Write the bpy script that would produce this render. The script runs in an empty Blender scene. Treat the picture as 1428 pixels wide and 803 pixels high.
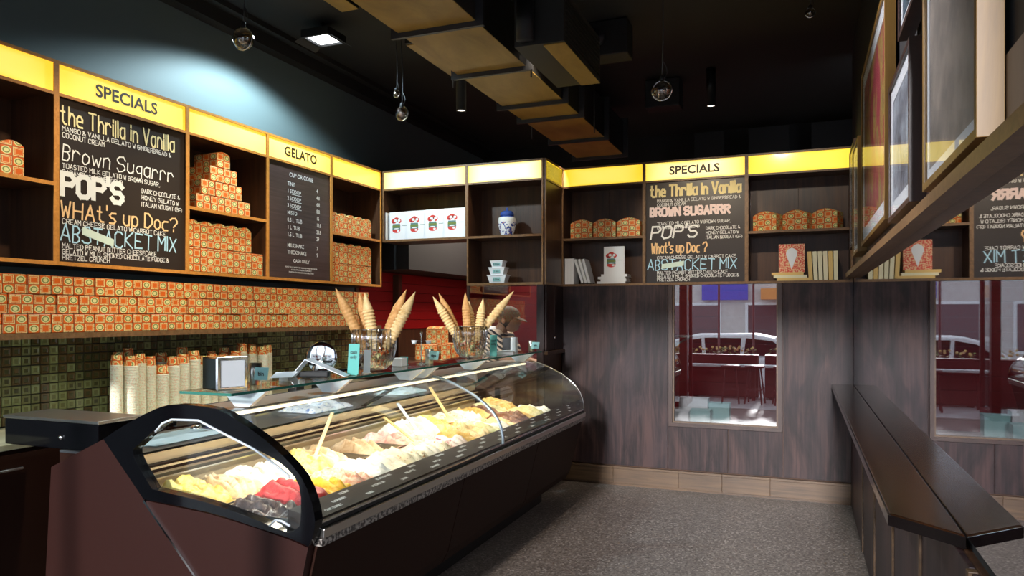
import bpy, math, random
from mathutils import Vector, Matrix, noise
random.seed(7)
PI = math.pi
SC = bpy.context.scene
COL = SC.collection

# ---------------------------------------------------------------- camera
cd = bpy.data.cameras.new('camera'); cam = bpy.data.objects.new('camera', cd); COL.objects.link(cam)
cam.location = (0, 0, 1.5)
cam.rotation_euler = (PI/2, 0, math.radians(21.65))
cd.sensor_width = 36; cd.lens = 36*1019/1428; cd.shift_y = 38.5/1428; cd.shift_x = 0.0004
cd.clip_start = 0.05
SC.camera = cam
# ---------------------------------------------------------------- exposure
SC.view_settings.view_transform = 'Standard'; SC.view_settings.look = 'None'
SC.view_settings.exposure = 0.0; SC.view_settings.gamma = 1.0; SC.view_settings.use_curve_mapping = False
# ---------------------------------------------------------------- sky (bright overcast)
w = bpy.data.worlds.new('sky'); SC.world = w; w.use_nodes = True
bg = w.node_tree.nodes['Background']; bg.inputs[0].default_value = (0.78, 0.88, 1.0, 1); bg.inputs[1].default_value = 1.9

def light(name, kind, loc, energy, color=(1, 1, 1), target=None, **kw):
    l = bpy.data.lights.new(name, kind); l.energy = energy; l.color = color
    for k, v in kw.items(): setattr(l, k, v)
    o = bpy.data.objects.new(name, l); COL.objects.link(o); o.location = loc
    if target is not None:
        o.rotation_euler = (Vector(target)-Vector(loc)).to_track_quat('-Z', 'Y').to_euler()
    return o
# low hazy sun coming down the street through the open shopfront
light('sun', 'SUN', (0, -5, 5), 5.0, (0.97, 0.95, 0.96), (0, -5+math.cos(math.radians(15)), 5-math.sin(math.radians(15))), angle=math.radians(4.5))
# ceiling spots over the service side; some added as fill
for yy, e in ((2.7, 125), (3.7, 125), (4.7, 115), (5.5, 65)):
    light('ceiling_or_fill_spot', 'SPOT', (-2.35, yy, 3.35), e, (1.0, 0.84, 0.58), (-3.75, yy+0.1, 1.45), spot_size=math.radians(62), spot_blend=0.7, shadow_soft_size=0.05)
light('ceiling_or_fill_spot', 'SPOT', (-1.6, 4.6, 3.35), 45, (1.0, 0.86, 0.66), (-2.3, 6.0, 1.9), spot_size=math.radians(55), spot_blend=0.8, shadow_soft_size=0.05)
light('ceiling_or_fill_spot', 'SPOT', (-1.9, 2.2, 3.35), 130, (1.0, 0.80, 0.55), (-3.62, 3.0, 2.2), spot_size=math.radians(30), spot_blend=1.0, shadow_soft_size=.05)  # added spot, gives the left chalkboard its warm pool
light('ceiling_or_fill_spot', 'SPOT', (-0.9, 4.2, 3.35), 150, (1.0, 0.84, 0.62), (-0.86, 6.3, 2.12), spot_size=math.radians(38), spot_blend=0.8, shadow_soft_size=0.05)  # added spot that brightens the back chalkboard
light('ceiling_or_fill_spot', 'SPOT', (-0.2, 4.2, 3.35), 60, (1.0, 0.88, 0.72), (0.0, 6.3, 2.15), spot_size=math.radians(60), spot_blend=0.8, shadow_soft_size=0.05)

light('ceiling_or_fill_spot', 'SPOT', (-1.3, 3.1, 3.35), 70, (1.0, .86, .66), (-2.1, 4.1, 1.25), spot_size=math.radians(50), spot_blend=.8, shadow_soft_size=.05)  # added fill for the jars on the glass shelf
light('picture_fill_spot', 'SPOT', (-1.3, 3.1, 3.4), 330, (.95, .95, 1.0), (.38, 3.2, 2.35), spot_size=math.radians(75), spot_blend=.8, shadow_soft_size=.05)  # added fill so the prints show, no fixture there
# ================================================================ materials
def mat(name, col=(.5, .5, .5), rough=.5, metal=0., emit=None, estr=0., **kw):
    m = bpy.data.materials.new(name); m.use_nodes = True
    b = m.node_tree.nodes['Principled BSDF']
    b.inputs['Base Color'].default_value = (*col, 1); b.inputs['Roughness'].default_value = rough
    b.inputs['Metallic'].default_value = metal
    if emit: b.inputs['Emission Color'].default_value = (*emit, 1); b.inputs['Emission Strength'].default_value = estr
    for k, v in kw.items(): b.inputs[k.replace('_', ' ')].default_value = v
    return m
class NT:
    def __init__(s, m): s.m = m; s.t = m.node_tree; s.b = s.t.nodes['Principled BSDF']
    def n(s, typ, **kw):
        x = s.t.nodes.new(typ)
        for k, v in kw.items(): setattr(x, k, v)
        return x
    def l(s, a, b): s.t.links.new(a, b)
    def math(s, op, a, b=None, c=None):
        x = s.n('ShaderNodeMath', operation=op)
        for i, v in enumerate((a, b, c)):
            if v is None: continue
            if isinstance(v, (int, float)): x.inputs[i].default_value = v
            else: s.l(v, x.inputs[i])
        return x.outputs[0]
    def coord(s, scale=(1, 1, 1), out='Object'):
        tc = s.n('ShaderNodeTexCoord'); mp = s.n('ShaderNodeMapping'); mp.inputs['Scale'].default_value = scale
        s.l(tc.outputs[out], mp.inputs[0]); return mp.outputs[0]
    def noise(s, vec, scale=5, detail=4, rough=.5, dist=0):
        x = s.n('ShaderNodeTexNoise'); x.inputs['Scale'].default_value = scale; x.inputs['Detail'].default_value = detail
        x.inputs['Roughness'].default_value = rough; x.inputs['Distortion'].default_value = dist
        s.l(vec, x.inputs['Vector']); return x.outputs[0]
    def ramp(s, fac, stops, interp='LINEAR'):
        x = s.n('ShaderNodeValToRGB'); cr = x.color_ramp; cr.interpolation = interp
        while len(cr.elements) < len(stops): cr.elements.new(.5)
        for e, (p, c) in zip(cr.elements, stops): e.position = p; e.color = (*c, 1)
        s.l(fac, x.inputs[0]); return x.outputs[0]
    def mix(s, fac, a, b):
        x = s.n('ShaderNodeMix', data_type='RGBA')
        for i, v in ((0, fac), (6, a), (7, b)):
            if isinstance(v, (int, float)): x.inputs[i].default_value = v
            elif isinstance(v, tuple): x.inputs[i].default_value = (*v, 1)
            else: s.l(v, x.inputs[i])
        return x.outputs[2]
    def bump(s, h, strength=.2, dist=.01):
        x = s.n('ShaderNodeBump'); x.inputs['Strength'].default_value = strength; x.inputs['Distance'].default_value = dist
        s.l(h, x.inputs['Height']); s.l(x.outputs[0], s.b.inputs['Normal'])
    def base(s, c): s.l(c, s.b.inputs['Base Color'])

def wood(name, dark, lite, rough=.35, grain=(26, 26, 1.4), bump=.05, spec=.5):
    m = mat(name, lite, rough); t = NT(m); v = t.coord(grain)
    oi = t.n('ShaderNodeObjectInfo'); ad = t.n('ShaderNodeVectorMath', operation='ADD'); t.l(v, ad.inputs[0])
    sc = t.n('ShaderNodeVectorMath', operation='SCALE'); t.l(oi.outputs['Location'], sc.inputs[0]); sc.inputs[3].default_value = 1.7
    t.l(sc.outputs[0], ad.inputs[1])
    a = t.noise(ad.outputs[0], 1.0, 6, .65, .6)
    big = t.noise(t.coord((1.6, 1.6, .9)), 1.5, 2)
    f = t.math('ADD', t.math('MULTIPLY', a, .75), t.math('MULTIPLY', big, .3))
    t.base(t.ramp(f, [(.32, dark), (.72, lite)])); t.bump(a, bump, .003)
    m.node_tree.nodes['Principled BSDF'].inputs['Specular IOR Level'].default_value = spec
    return m
M = {}
def veneer():
    m = mat('dark_stained_veneer', (.05, .03, .03), .42, Specular_IOR_Level=.28); t = NT(m)
    a = t.noise(t.coord((26, 26, 1.1)), 1.0, 6, .68, .5); b = t.noise(t.coord((5.5, 5.5, 1.5)), 1.0, 4, .6, .8); c = t.noise(t.coord((2.2, 2.2, 1.2)), 1.0, 3, .5)
    f = t.math('ADD', t.math('MULTIPLY', a, .45), t.math('MULTIPLY', b, .6))
    col = t.ramp(f, [(.40, (.0045, .0022, .002)), (.50, (.021, .0105, .011)), (.62, (.062, .031, .028))])
    t.base(t.mix(t.ramp(c, [(.42, (0, 0, 0)), (.62, (.4, .4, .4))]), col, (.024, .019, .026))); t.bump(a, .05, .003); return m
M['veneer'] = veneer()
M['cab'] = wood('cabinet_wood', (.022, .009, .005), (.10, .042, .018), .38)
M['edge'] = wood('orange_lit_wood_edge', (.42, .15, .02), (.70, .30, .06), .4, (40, 40, 40))  # warm light on the left-wall lipping is put into this orange
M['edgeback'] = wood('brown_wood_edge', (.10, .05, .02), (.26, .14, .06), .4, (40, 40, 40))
M['ledge'] = wood('polished_ledge_wood', (.007, .003, .0015), (.032, .011, .004), .2, (14, 1.2, 14), .05, .3)
M['base'] = wood('skirting_wood', (.035, .018, .009), (.15, .085, .04), .4, (1.3, 22, 22))
M['frame_wood'] = wood('picture_frame_wood', (.10, .048, .008), (.26, .14, .03), .4, (20, 20, 2))
M['ledge_front'] = mat('black_ledge_edge', (.006, .004, .004), .15)
M['dkred'] = mat('dark_red_paint', (.10, .004, .007), .45)
M['kitchred'] = mat('maroon_kitchen_board', (.13, .004, .008), .4)
M['frame_dark'] = wood('dark_picture_frame_wood', (.015, .007, .006), (.06, .028, .02), .35, (20, 20, 2))
M['black'] = mat('black_gloss', (.003, .003, .004), .08, Specular_IOR_Level=.3)
M['blackm'] = mat('black_matte', (.006, .006, .007), .55)
M['ceil'] = mat('ceiling_black_paint', (.012, .011, .010), .75)
M['darkwall'] = mat('dark_wall_paint', (.010, .009, .010), .7)
M['teal'] = mat('teal_blue_wall_paint', (.115, .155, .16), .65)
M['steel'] = mat('brushed_steel', (.62, .60, .56), .28, 1.)
M['chrome'] = mat('polished_chrome', (.85, .86, .88), .07, 1.)
M['alu'] = mat('white_aluminium', (.80, .86, .92), .35, .15)
M['mahog'] = mat('mahogany_laminate', (.027, .0075, .0055), .45, Specular_IOR_Level=.25)
M['mahogd'] = mat('dark_mahogany_laminate', (.020, .006, .003), .6, Specular_IOR_Level=.15)
M['cream'] = mat('cream_steel_liner', (.66, .54, .36), .35, .2)
M['white'] = mat('white_card', (.86, .88, .92), .5)
M['paper'] = mat('white_paper', (.82, .84, .86), .6)
M['tealcard'] = mat('teal_card', (.10, .42, .38), .5)
M['tealp'] = mat('pale_teal_card', (.32, .62, .62), .5)
M['ink'] = mat('dark_ink', (.02, .02, .02), .6)
M['brownink'] = mat('brown_lettering', (.05, .022, .004), .5)
M['duct'] = wood('warm_lit_duct_metal', (.22, .125, .02), (.42, .26, .055), .5, (5, 2, 5))  # warm light from below put into the colour of the undersides
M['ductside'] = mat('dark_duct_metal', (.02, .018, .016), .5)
M['flange'] = mat('duct_flange_metal', (.05, .05, .055), .45, .4)
M['skin'] = mat('skin', (.42, .22, .13), .5, Subsurface_Weight=.05)
M['mirror'] = mat('mirror_silver', (.62, .62, .66), .015, 1.)
M['blackboard'] = mat('chalkboard_black', (.030, .020, .016), .34)
M['chalk_w'] = mat('chalk_white', (.80, .78, .74), .8)
M['chalk_y'] = mat('chalk_yellow', (.86, .72, .36), .8)
M['chalk_o'] = mat('chalk_orange', (.82, .52, .25), .8)
M['chalk_b'] = mat('chalk_blue', (.42, .66, .80), .8)
M['chalk_p'] = mat('chalk_pink', (.85, .66, .62), .8)
M['tape'] = mat('pale_green_tape', (.62, .72, .62), .6)
M['menu'] = wood('brown_menu_panel', (.035, .018, .015), (.085, .05, .045), .45, (1.5, 40, 60))
M['paint_red'] = mat('book_red', (.65, .05, .04), .5)
M['cyellow'] = mat('yellow_book_cloth', (.82, .56, .20), .6)
M['ccream'] = mat('cream_book_cloth', (.88, .80, .55), .6)
M['pages'] = mat('book_pages', (.80, .78, .72), .7)

def sheet_glass(name, tint=(1, 1, 1), ior=1.45, gain=1.0, base=0.0, rough=0.0):
    m = bpy.data.materials.new(name); m.use_nodes = True; t = m.node_tree; t.nodes.clear()
    o = t.nodes.new('ShaderNodeOutputMaterial'); mx = t.nodes.new('ShaderNodeMixShader')
    tr = t.nodes.new('ShaderNodeBsdfTransparent'); tr.inputs[0].default_value = (*tint, 1)
    gl = t.nodes.new('ShaderNodeBsdfGlossy'); gl.inputs['Roughness'].default_value = rough
    fr = t.nodes.new('ShaderNodeLayerWeight'); fr.inputs[0].default_value = .5
    pw = t.nodes.new('ShaderNodeMath'); pw.operation = 'POWER'; pw.inputs[1].default_value = 5.0; t.links.new(fr.outputs['Facing'], pw.inputs[0])
    f0 = ((ior-1)/(ior+1))**2
    sl = t.nodes.new('ShaderNodeMath'); sl.operation = 'MULTIPLY_ADD'; sl.inputs[1].default_value = (1-f0)*.8; sl.inputs[2].default_value = f0; t.links.new(pw.outputs[0], sl.inputs[0])
    ma = t.nodes.new('ShaderNodeMath'); ma.operation = 'MULTIPLY_ADD'; ma.use_clamp = True
    ma.inputs[1].default_value = gain; ma.inputs[2].default_value = base
    t.links.new(sl.outputs[0], ma.inputs[0]); t.links.new(ma.outputs[0], mx.inputs[0])
    t.links.new(tr.outputs[0], mx.inputs[1]); t.links.new(gl.outputs[0], mx.inputs[2]); t.links.new(mx.outputs[0], o.inputs[0])
    return m
M['glass'] = sheet_glass('clear_glass', (.97, .985, .98))
M['glassshelf'] = sheet_glass('green_edge_glass', (.92, .97, .95), 1.5, 1.0, .02)
M['pane'] = sheet_glass('reflective_window_glass', (.9, .9, .9), 1.6, 1.0, .30)
M['jar'] = sheet_glass('jar_glass', (.965, .975, .975), 1.5, 1.5, .12)
M['jarrib'] = sheet_glass('jar_rib_glass', (.95, .96, .97), 1.5, 1.5, .6)
M['picglass'] = sheet_glass('picture_glass', (.98, .98, .98), 1.5, .62, .0)
M['bulbglass'] = sheet_glass('dark_globe_glass', (.55, .5, .45), 1.6, 1.3, .08)

def glow(name, edge, core, strength, cx=.5, wide=1.0):
    # back-lit acrylic: tubes behind the middle read paler than the rim
    m = mat(name, (.6, .5, .2), .12); t = NT(m)
    sp = t.n('ShaderNodeSeparateXYZ'); tc = t.n('ShaderNodeTexCoord'); t.l(tc.outputs['Generated'], sp.inputs[0])
    x = t.math('ABSOLUTE', t.math('SUBTRACT', sp.outputs[0], cx)); z = t.math('ABSOLUTE', t.math('SUBTRACT', sp.outputs[2], .5))
    fx = t.math('MULTIPLY', x, 2.0/wide); fx = t.math('MINIMUM', t.math('POWER', fx, 3.0), 1.0)
    fz = t.math('POWER', t.math('MULTIPLY', z, 2.0), 4.0)
    f = t.math('MAXIMUM', fx, fz)
    t.l(t.mix(f, core, edge), t.b.inputs['Emission Color']); t.b.inputs['Emission Strength'].default_value = strength
    return m
Y0 = (1.0, .66, .015)
M['glow_y'] = glow('backlit_yellow_acrylic', Y0, (1.0, .78, .08), 1.15)
M['glow_p'] = glow('backlit_pale_yellow_acrylic', (1.0, .64, .02), (1.0, .76, .12), 1.05, .5, .9)
M['glow_c'] = glow('backlit_pale_acrylic', (1.0, .72, .06), (1.0, .88, .45), 1.1, .5, 1.0)
M['glow_w'] = glow('backlit_cream_acrylic', (1.0, .74, .12), (1.0, .96, .82), 1.25, .5, 1.0)

def make_floor():
    m = mat('speckled_terrazzo', (.2, .17, .15), .42); t = NT(m); v = t.coord()
    vo = t.n('ShaderNodeTexVoronoi'); vo.inputs['Scale'].default_value = 95; t.l(v, vo.inputs[0])
    n1 = t.noise(v, 160, 3, .7); big = t.noise(v, 1.4, 3)
    c = t.ramp(vo.outputs['Color'], [(.1, (.06, .045, .038)), (.45, (.19, .155, .132)), (.75, (.31, .255, .22)), (.95, (.60, .53, .48))])
    c = t.mix(t.math('MULTIPLY', n1, .5), c, (.16, .125, .105)); c2 = t.mix(t.math('MULTIPLY', big, .35), c, (.17, .14, .12))
    t.base(c2); t.bump(vo.outputs['Distance'], .3, .002); return m
M['floor'] = make_floor()

def make_pattern():
    # printed retro lattice: cream grid, orange squares, round cream medallions
    m = mat('orange_lattice_print', (.8, .4, .1), .55); t = NT(m)
    tc = t.n('ShaderNodeTexCoord'); sp = t.n('ShaderNodeSeparateXYZ'); t.l(tc.outputs['Object'], sp.inputs[0])
    ns = t.n('ShaderNodeSeparateXYZ'); t.l(tc.outputs['Normal'], ns.inputs[0])
    nx = t.math('GREATER_THAN', t.math('ABSOLUTE', ns.outputs[0]), .8); nz = t.math('GREATER_THAN', t.math('ABSOLUTE', ns.outputs[2]), .6)
    def sel(f, a, b): return t.math('ADD', t.math('MULTIPLY', f, b), t.math('MULTIPLY', t.math('SUBTRACT', 1.0, f), a))
    u = sel(nx, sp.outputs[0], sp.outputs[1]); v = sel(nz, sp.outputs[2], sp.outputs[1])
    U = t.math('ADD', t.math('DIVIDE', u, .0618), 50.0); V = t.math('ADD', t.math('DIVIDE', v, .0485), 50.0)
    fu = t.math('SUBTRACT', t.math('FRACT', U), .5); fv = t.math('SUBTRACT', t.math('FRACT', V), .5)
    par = t.math('MODULO', t.math('ADD', t.math('FLOOR', U), t.math('FLOOR', V)), 2.0)
    au, av = t.math('ABSOLUTE', fu), t.math('ABSOLUTE', fv)
    ch = t.math('MAXIMUM', au, av)
    r = t.math('SQRT', t.math('ADD', t.math('MULTIPLY', fu, fu), t.math('MULTIPLY', fv, fv)))
    cream, orange, olive, dor = (.74, .70, .32), (.72, .125, .002), (.18, .22, .05), (.42, .09, .01)
    A = t.mix(t.math('LESS_THAN', ch, .27), cream, orange)                       # orange square cell
    A = t.mix(t.math('LESS_THAN', t.math('ABSOLUTE', t.math('SUBTRACT', ch, .34)), .035), A, orange)
    B = t.mix(t.math('LESS_THAN', r, .40), orange, cream)                        # medallion cell
    B = t.mix(t.math('LESS_THAN', t.math('ABSOLUTE', t.math('SUBTRACT', r, .25)), .05), B, olive)
    C = t.mix(par, A, B)
    hu = t.math('ABSOLUTE', t.math('SUBTRACT', t.math('FRACT', t.math('MULTIPLY', U, 2.)), .5)); hv = t.math('ABSOLUTE', t.math('SUBTRACT', t.math('FRACT', t.math('MULTIPLY', V, 2.)), .5))
    h2 = t.math('GREATER_THAN', t.math('MAXIMUM', hu, hv), .42); far = t.math('GREATER_THAN', r, .36)
    C = t.mix(t.math('MULTIPLY', t.math('MULTIPLY', h2, far), .85), C, (.62, .13, .008))
    g = t.math('LESS_THAN', t.math('MINIMUM', t.math('SUBTRACT', .5, au), t.math('SUBTRACT', .5, av)), .05)
    t.base(t.mix(g, C, dor)); return m
M['print'] = make_pattern()

def make_cup():
    m = mat('cup_print', (.75, .72, .6), .6); t = NT(m)
    v = t.coord((1, 1, 1)); n = t.noise(v, 120, 2)
    c = t.ramp(n, [(.0, (.72, .74, .58)), (.56, (.76, .77, .62)), (.60, (.75, .33, .16)), (.66, (.78, .78, .64))])
    t.base(c); return m
M['cup'] = make_cup()
M['cuptop'] = M['print']

def noisy(name, a, b, scale, rough=.5, detail=5, bump=0, stops=(.35, .65), dist=0, **kw):
    m = mat(name, a, rough, **kw); t = NT(m); n = t.noise(t.coord(), scale, detail, .6, dist)
    t.base(t.ramp(n, [(stops[0], a), (stops[1], b)]))
    if bump: t.bump(n, bump, .004)
    return m
M['waffle'] = noisy('waffle_biscuit', (.42, .20, .055), (.60, .34, .13), 40, .7, bump=.3)
M['waffle_pale'] = noisy('pale_waffle_biscuit', (.62, .40, .16), (.78, .58, .30), 40, .7, bump=.3)
M['tile_a'] = mat('olive_glass_tile', (.20, .20, .075), .2); M['tile_b'] = mat('brown_glass_tile', (.13, .085, .03), .2)
M['tile_c'] = mat('moss_glass_tile', (.28, .30, .12), .2); M['tile_d'] = mat('dark_olive_glass_tile', (.09, .085, .03), .2)
M['grout'] = mat('dark_grout', (.03, .028, .015), .9)
M['redboard'] = mat('dark_red_board', (.30, .006, .006), .35)
M['conc'] = noisy('pale_concrete', (.42, .43, .44), (.55, .56, .58), 6, .8)
M['steeltub'] = M['steel']

# ================================================================ mesh builder
class MB:
    def __init__(s, off=(0, 0, 0)): s.v = []; s.f = []; s.mi = []; s.m = 0; s.off = Vector(off); s.smooth = False; s.sm = []
    def add(s, vs, fs, smooth=None):
        b = len(s.v); s.v += [tuple(Vector(p)-s.off) for p in vs]
        for f in fs: s.f.append([b+i for i in f]); s.mi.append(s.m); s.sm.append(s.smooth if smooth is None else smooth)
        return s
    def box(s, x0, x1, y0, y1, z0, z1):
        v = [(x, y, z) for z in (z0, z1) for y in (y0, y1) for x in (x0, x1)]
        return s.add(v, [(0, 2, 3, 1), (4, 5, 7, 6), (0, 1, 5, 4), (2, 6, 7, 3), (0, 4, 6, 2), (1, 3, 7, 5)])
    def obox(s, c, ax, ay, az):
        c, ax, ay, az = map(Vector, (c, ax, ay, az))
        v = [c+i*ax+j*ay+k*az for k in (-1, 1) for j in (-1, 1) for i in (-1, 1)]
        return s.add(v, [(0, 2, 3, 1), (4, 5, 7, 6), (0, 1, 5, 4), (2, 6, 7, 3), (0, 4, 6, 2), (1, 3, 7, 5)])
    def prism(s, pts, axis, a0, a1):
        # pts in the two other axes, extruded along axis
        def P(p, a):
            return {'y': (p[0], a, p[1]), 'x': (a, p[0], p[1]), 'z': (p[0], p[1], a)}[axis]
        n = len(pts); v = [P(p, a0) for p in pts]+[P(p, a1) for p in pts]
        return s.add(v, [tuple(range(n)), tuple(range(2*n-1, n-1, -1))]+[(i, i+n, (i+1) % n+n, (i+1) % n) for i in range(n)])
    def ring(s, A, B, axis, a0, a1):
        def P(p, a): return {'y': (p[0], a, p[1]), 'x': (a, p[0], p[1]), 'z': (p[0], p[1], a)}[axis]
        n = len(A); v = [P(p, a0) for p in A]+[P(p, a0) for p in B]+[P(p, a1) for p in A]+[P(p, a1) for p in B]; f = []
        for i in range(n):
            j = (i+1) % n
            f += [(i, j, n+j, n+i), (2*n+i, 3*n+i, 3*n+j, 2*n+j), (i, 2*n+i, 2*n+j, j), (n+i, n+j, 3*n+j, 3*n+i)]
        return s.add(v, f)
    def lathe(s, prof, c=(0, 0, 0), n=20, axis='z', close=False, smooth=True, rib=0, ribn=0):
        v = []
        for i, (r, z) in enumerate(prof):
            for k in range(n):
                a = 2*PI*k/n; rr = r*(1+rib*math.cos(ribn*a)) if rib else r
                p = (rr*math.cos(a), rr*math.sin(a), z)
                if axis == 'y': p = (p[0], p[2], p[1])
                if axis == 'x': p = (p[2], p[0], p[1])
                v.append(Vector(p)+Vector(c))
        f = []
        for i in range(len(prof)-1):
            for k in range(n):
                f.append((i*n+k, i*n+(k+1) % n, (i+1)*n+(k+1) % n, (i+1)*n+k))
        if close: f += [tuple(range(n-1, -1, -1)), tuple((len(prof)-1)*n+k for k in range(n))]
        return s.add(v, f, smooth)
    def tube(s, path, r, n=8, caps=True, smooth=True):
        path = [Vector(p) for p in path]; v = []; up = Vector((0, 0, 1))
        for i, p in enumerate(path):
            d = (path[min(i+1, len(path)-1)]-path[max(i-1, 0)]).normalized()
            a = d.cross(up if abs(d.z) < .95 else Vector((1, 0, 0))).normalized(); b = d.cross(a).normalized()
            rr = r[i] if isinstance(r, (list, tuple)) else r
            for k in range(n):
                t = 2*PI*k/n; v.append(p+a*math.cos(t)*rr+b*math.sin(t)*rr)
        f = [(i*n+k, i*n+(k+1) % n, (i+1)*n+(k+1) % n, (i+1)*n+k) for i in range(len(path)-1) for k in range(n)]
        if caps: f += [tuple(range(n-1, -1, -1)), tuple((len(path)-1)*n+k for k in range(n))]
        return s.add(v, f, smooth)
    def ball(s, c, r, n=14, m=9, sc=(1, 1, 1)):
        prof = [(max(1e-4, r*math.sin(PI*i/m)), -r*math.cos(PI*i/m)) for i in range(m+1)]
        b = len(s.v); s.lathe(prof, (0, 0, 0), n)
        for i in range(b, len(s.v)):
            p = Vector(s.v[i])+s.off; s.v[i] = tuple(Vector((p.x*sc[0]+c[0], p.y*sc[1]+c[1], p.z*sc[2]+c[2]))-s.off)
        return s
    def mesh(s, name, m):
        me = bpy.data.meshes.new(name); me.from_pydata(s.v, [], s.f)
        for x in (m if isinstance(m, (list, tuple)) else [m]): me.materials.append(M[x] if isinstance(x, str) else x)
        me.polygons.foreach_set('material_index', s.mi); me.polygons.foreach_set('use_smooth', s.sm); me.update(); return me
    def build(s, name, m, parent=None, loc=None, bevel=0):
        o = bpy.data.objects.new(name, s.mesh(name, m)); COL.objects.link(o)
        if parent: o.parent = parent
        if loc is not None: o.location = loc
        if bevel:
            b = o.modifiers.new('bevel', 'BEVEL'); b.width = bevel; b.segments = 2; b.limit_method = 'ANGLE'
        return o
def tag(o, label=None, cat=None, group=None, kind=None):
    for k, v in (('label', label), ('category', cat), ('group', group), ('kind', kind)):
        if v: o[k] = v
    return o
def root(name, label, cat, loc=(0, 0, 0), rz=0, group=None):
    o = bpy.data.objects.new(name, None); COL.objects.link(o); o.location = loc; o.rotation_euler = (0, 0, rz); o.empty_display_size = .05
    return tag(o, label, cat, group)
def copy_tree(o, parent=None):
    c = o.copy(); COL.objects.link(c); c.parent = parent
    for ch in o.children: copy_tree(ch, c)
    return c
def place(o, loc, rz=0, label=None, group=None):
    o.location = loc; o.rotation_euler = (0, 0, rz)
    if label: o['label'] = label
    if group: o['group'] = group
    return o
def structure(name, mb, m, parent=None, **kw):
    o = mb.build(name, m, parent, **kw); o['kind'] = 'structure'; return o
ORD = ['zeroth', 'first', 'second', 'third', 'fourth', 'fifth', 'sixth', 'seventh', 'eighth', 'ninth', 'tenth', 'eleventh', 'twelfth', 'thirteenth', 'fourteenth',
       'fifteenth', 'sixteenth', 'seventeenth', 'eighteenth', 'nineteenth', 'twentieth', 'twenty-first', 'twenty-second', 'twenty-third', 'twenty-fourth',
       'twenty-fifth', 'twenty-sixth', 'twenty-seventh', 'twenty-eighth', 'twenty-ninth', 'thirtieth']

# ---------------------------------------------------------------- lettering
_tc = {}
def text_mb(mb, s, x, z, size, y=0., align='LEFT', bold=0., squash=1., shear=0.):
    """printed sans lettering laid in the local XZ plane facing -y"""
    c = bpy.data.curves.new('t', 'FONT'); c.body = s; c.size = size; c.align_x = align; c.offset = bold*size; c.shear = shear
    c.resolution_u = 3; c.fill_mode = 'FRONT'
    o = bpy.data.objects.new('t', c); COL.objects.link(o); me = bpy.data.meshes.new_from_object(o)
    vs = [(x+p.co.x*squash, y, z+p.co.y) for p in me.vertices]; fs = [tuple(p.vertices) for p in me.polygons]
    bpy.data.objects.remove(o); bpy.data.meshes.remove(me); bpy.data.curves.remove(c)
    mb.add(vs, fs)
G = {'A': '02 28 42;14 34', 'B': '02 08 28 37 36 25 05;25 34 33 22 02', 'C': '47 38 18 07 03 12 32 43', 'D': '02 08 28 46 44 22 02', 'E': '48 08 02 42;05 35',
     'F': '48 08 02;05 35', 'G': '47 38 18 07 03 12 32 43 45 25', 'H': '08 02;48 42;05 45', 'I': '08 02', 'J': '48 43 32 12 03', 'K': '08 02;48 05 42', 'L': '08 02 42',
     'M': '02 08 25 48 42', 'N': '02 08 42 48', 'O': '18 07 03 12 32 43 47 38 18', 'P': '02 08 38 47 46 35 05', 'Q': '18 07 03 12 32 43 47 38 18;24 42',
     'R': '02 08 38 47 46 35 05;25 42', 'S': '47 38 18 07 06 15 35 44 43 32 12 03', 'T': '08 48;28 22', 'U': '08 03 12 32 43 48', 'V': '08 22 48', 'W': '08 12 26 32 48',
     'X': '08 42;48 02', 'Y': '08 25 48;25 22', 'Z': '08 48 02 42', '&': '42 07 18 27 15 04 03 12 22 44', "'": '09 07', '?': '07 18 38 47 46 24;23 22', ',': '12 01',
     '(': '18 06 04 12', ')': '08 16 14 02', '.': '02 12', '1': '07 18 12', '2': '07 18 38 47 02 42',
     'a': '36 16 05 03 12 22 33;36 32', 'c': '36 16 05 03 12 32', 'e': '04 34 35 26 16 05 03 12 32', 'g': '36 16 05 04 13 33;36 31 20 00', 'h': '08 02;04 16 26 35 32',
     'i': '06 02;08 07', 'l': '08 02', 'n': '06 02;05 16 26 35 32', 'o': '16 05 03 12 22 33 35 26 16', 'p': '06 00;05 16 26 35 33 22 12 03', 'r': '06 02;05 16 26 35',
     's': '36 16 05 14 24 33 22 02', 't': '18 13 22 32;06 26', 'u': '06 03 12 22 33;36 32', 'w': '06 12 25 32 46', 'd': '38 32;35 26 16 05 03 12 22 33'}
def scrawl_width(s): 
    w = 0
    for ch in s: w += 2.4 if ch == ' ' else (max(int(p[0]) for p in G[ch].replace(';', ' ').split())+1.5)
    return w
def scrawl(mb, s, x, z, h, w, y=0., thick=.1, jit=.18, slant=.0, width=None):
    """hand-drawn chalk lettering: every stroke a thin ribbon; h cap height"""
    k = h/6; kx = k*w
    if width: kx = width/scrawl_width(s)
    cx = x; rnd = random.Random(s); yy = y
    for ch in s:
        if ch == ' ': cx += 2.4*kx; continue
        mx = 0; dz = rnd.uniform(-jit, jit)
        for st in G[ch].split(';'):
            pts = []
            for p in st.split():
                a, b = int(p[0]), int(p[1]); mx = max(mx, a)
                pts.append((cx+(a+rnd.uniform(-jit, jit)*.5+slant*(b-2))*kx, z+(b-2+dz+rnd.uniform(-jit, jit))*k))
            for (x0, z0), (x1, z1) in zip(pts, pts[1:]):
                d = math.hypot(x1-x0, z1-z0) or 1e-6; t = thick*h/2; ex, ez = (x1-x0)/d*t, (z1-z0)/d*t
                x0 -= ex*.8; z0 -= ez*.8; x1b = x1+ex*.8; z1b = z1+ez*.8
                yy -= 4e-6; mb.add([(x0+ez, yy, z0-ex), (x1b+ez, yy, z1b-ex), (x1b-ez, yy, z1b+ex), (x0-ez, yy, z0+ex)], [(0, 1, 2, 3)])
        cx += (mx+1.5)*kx
    return cx-x

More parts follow.
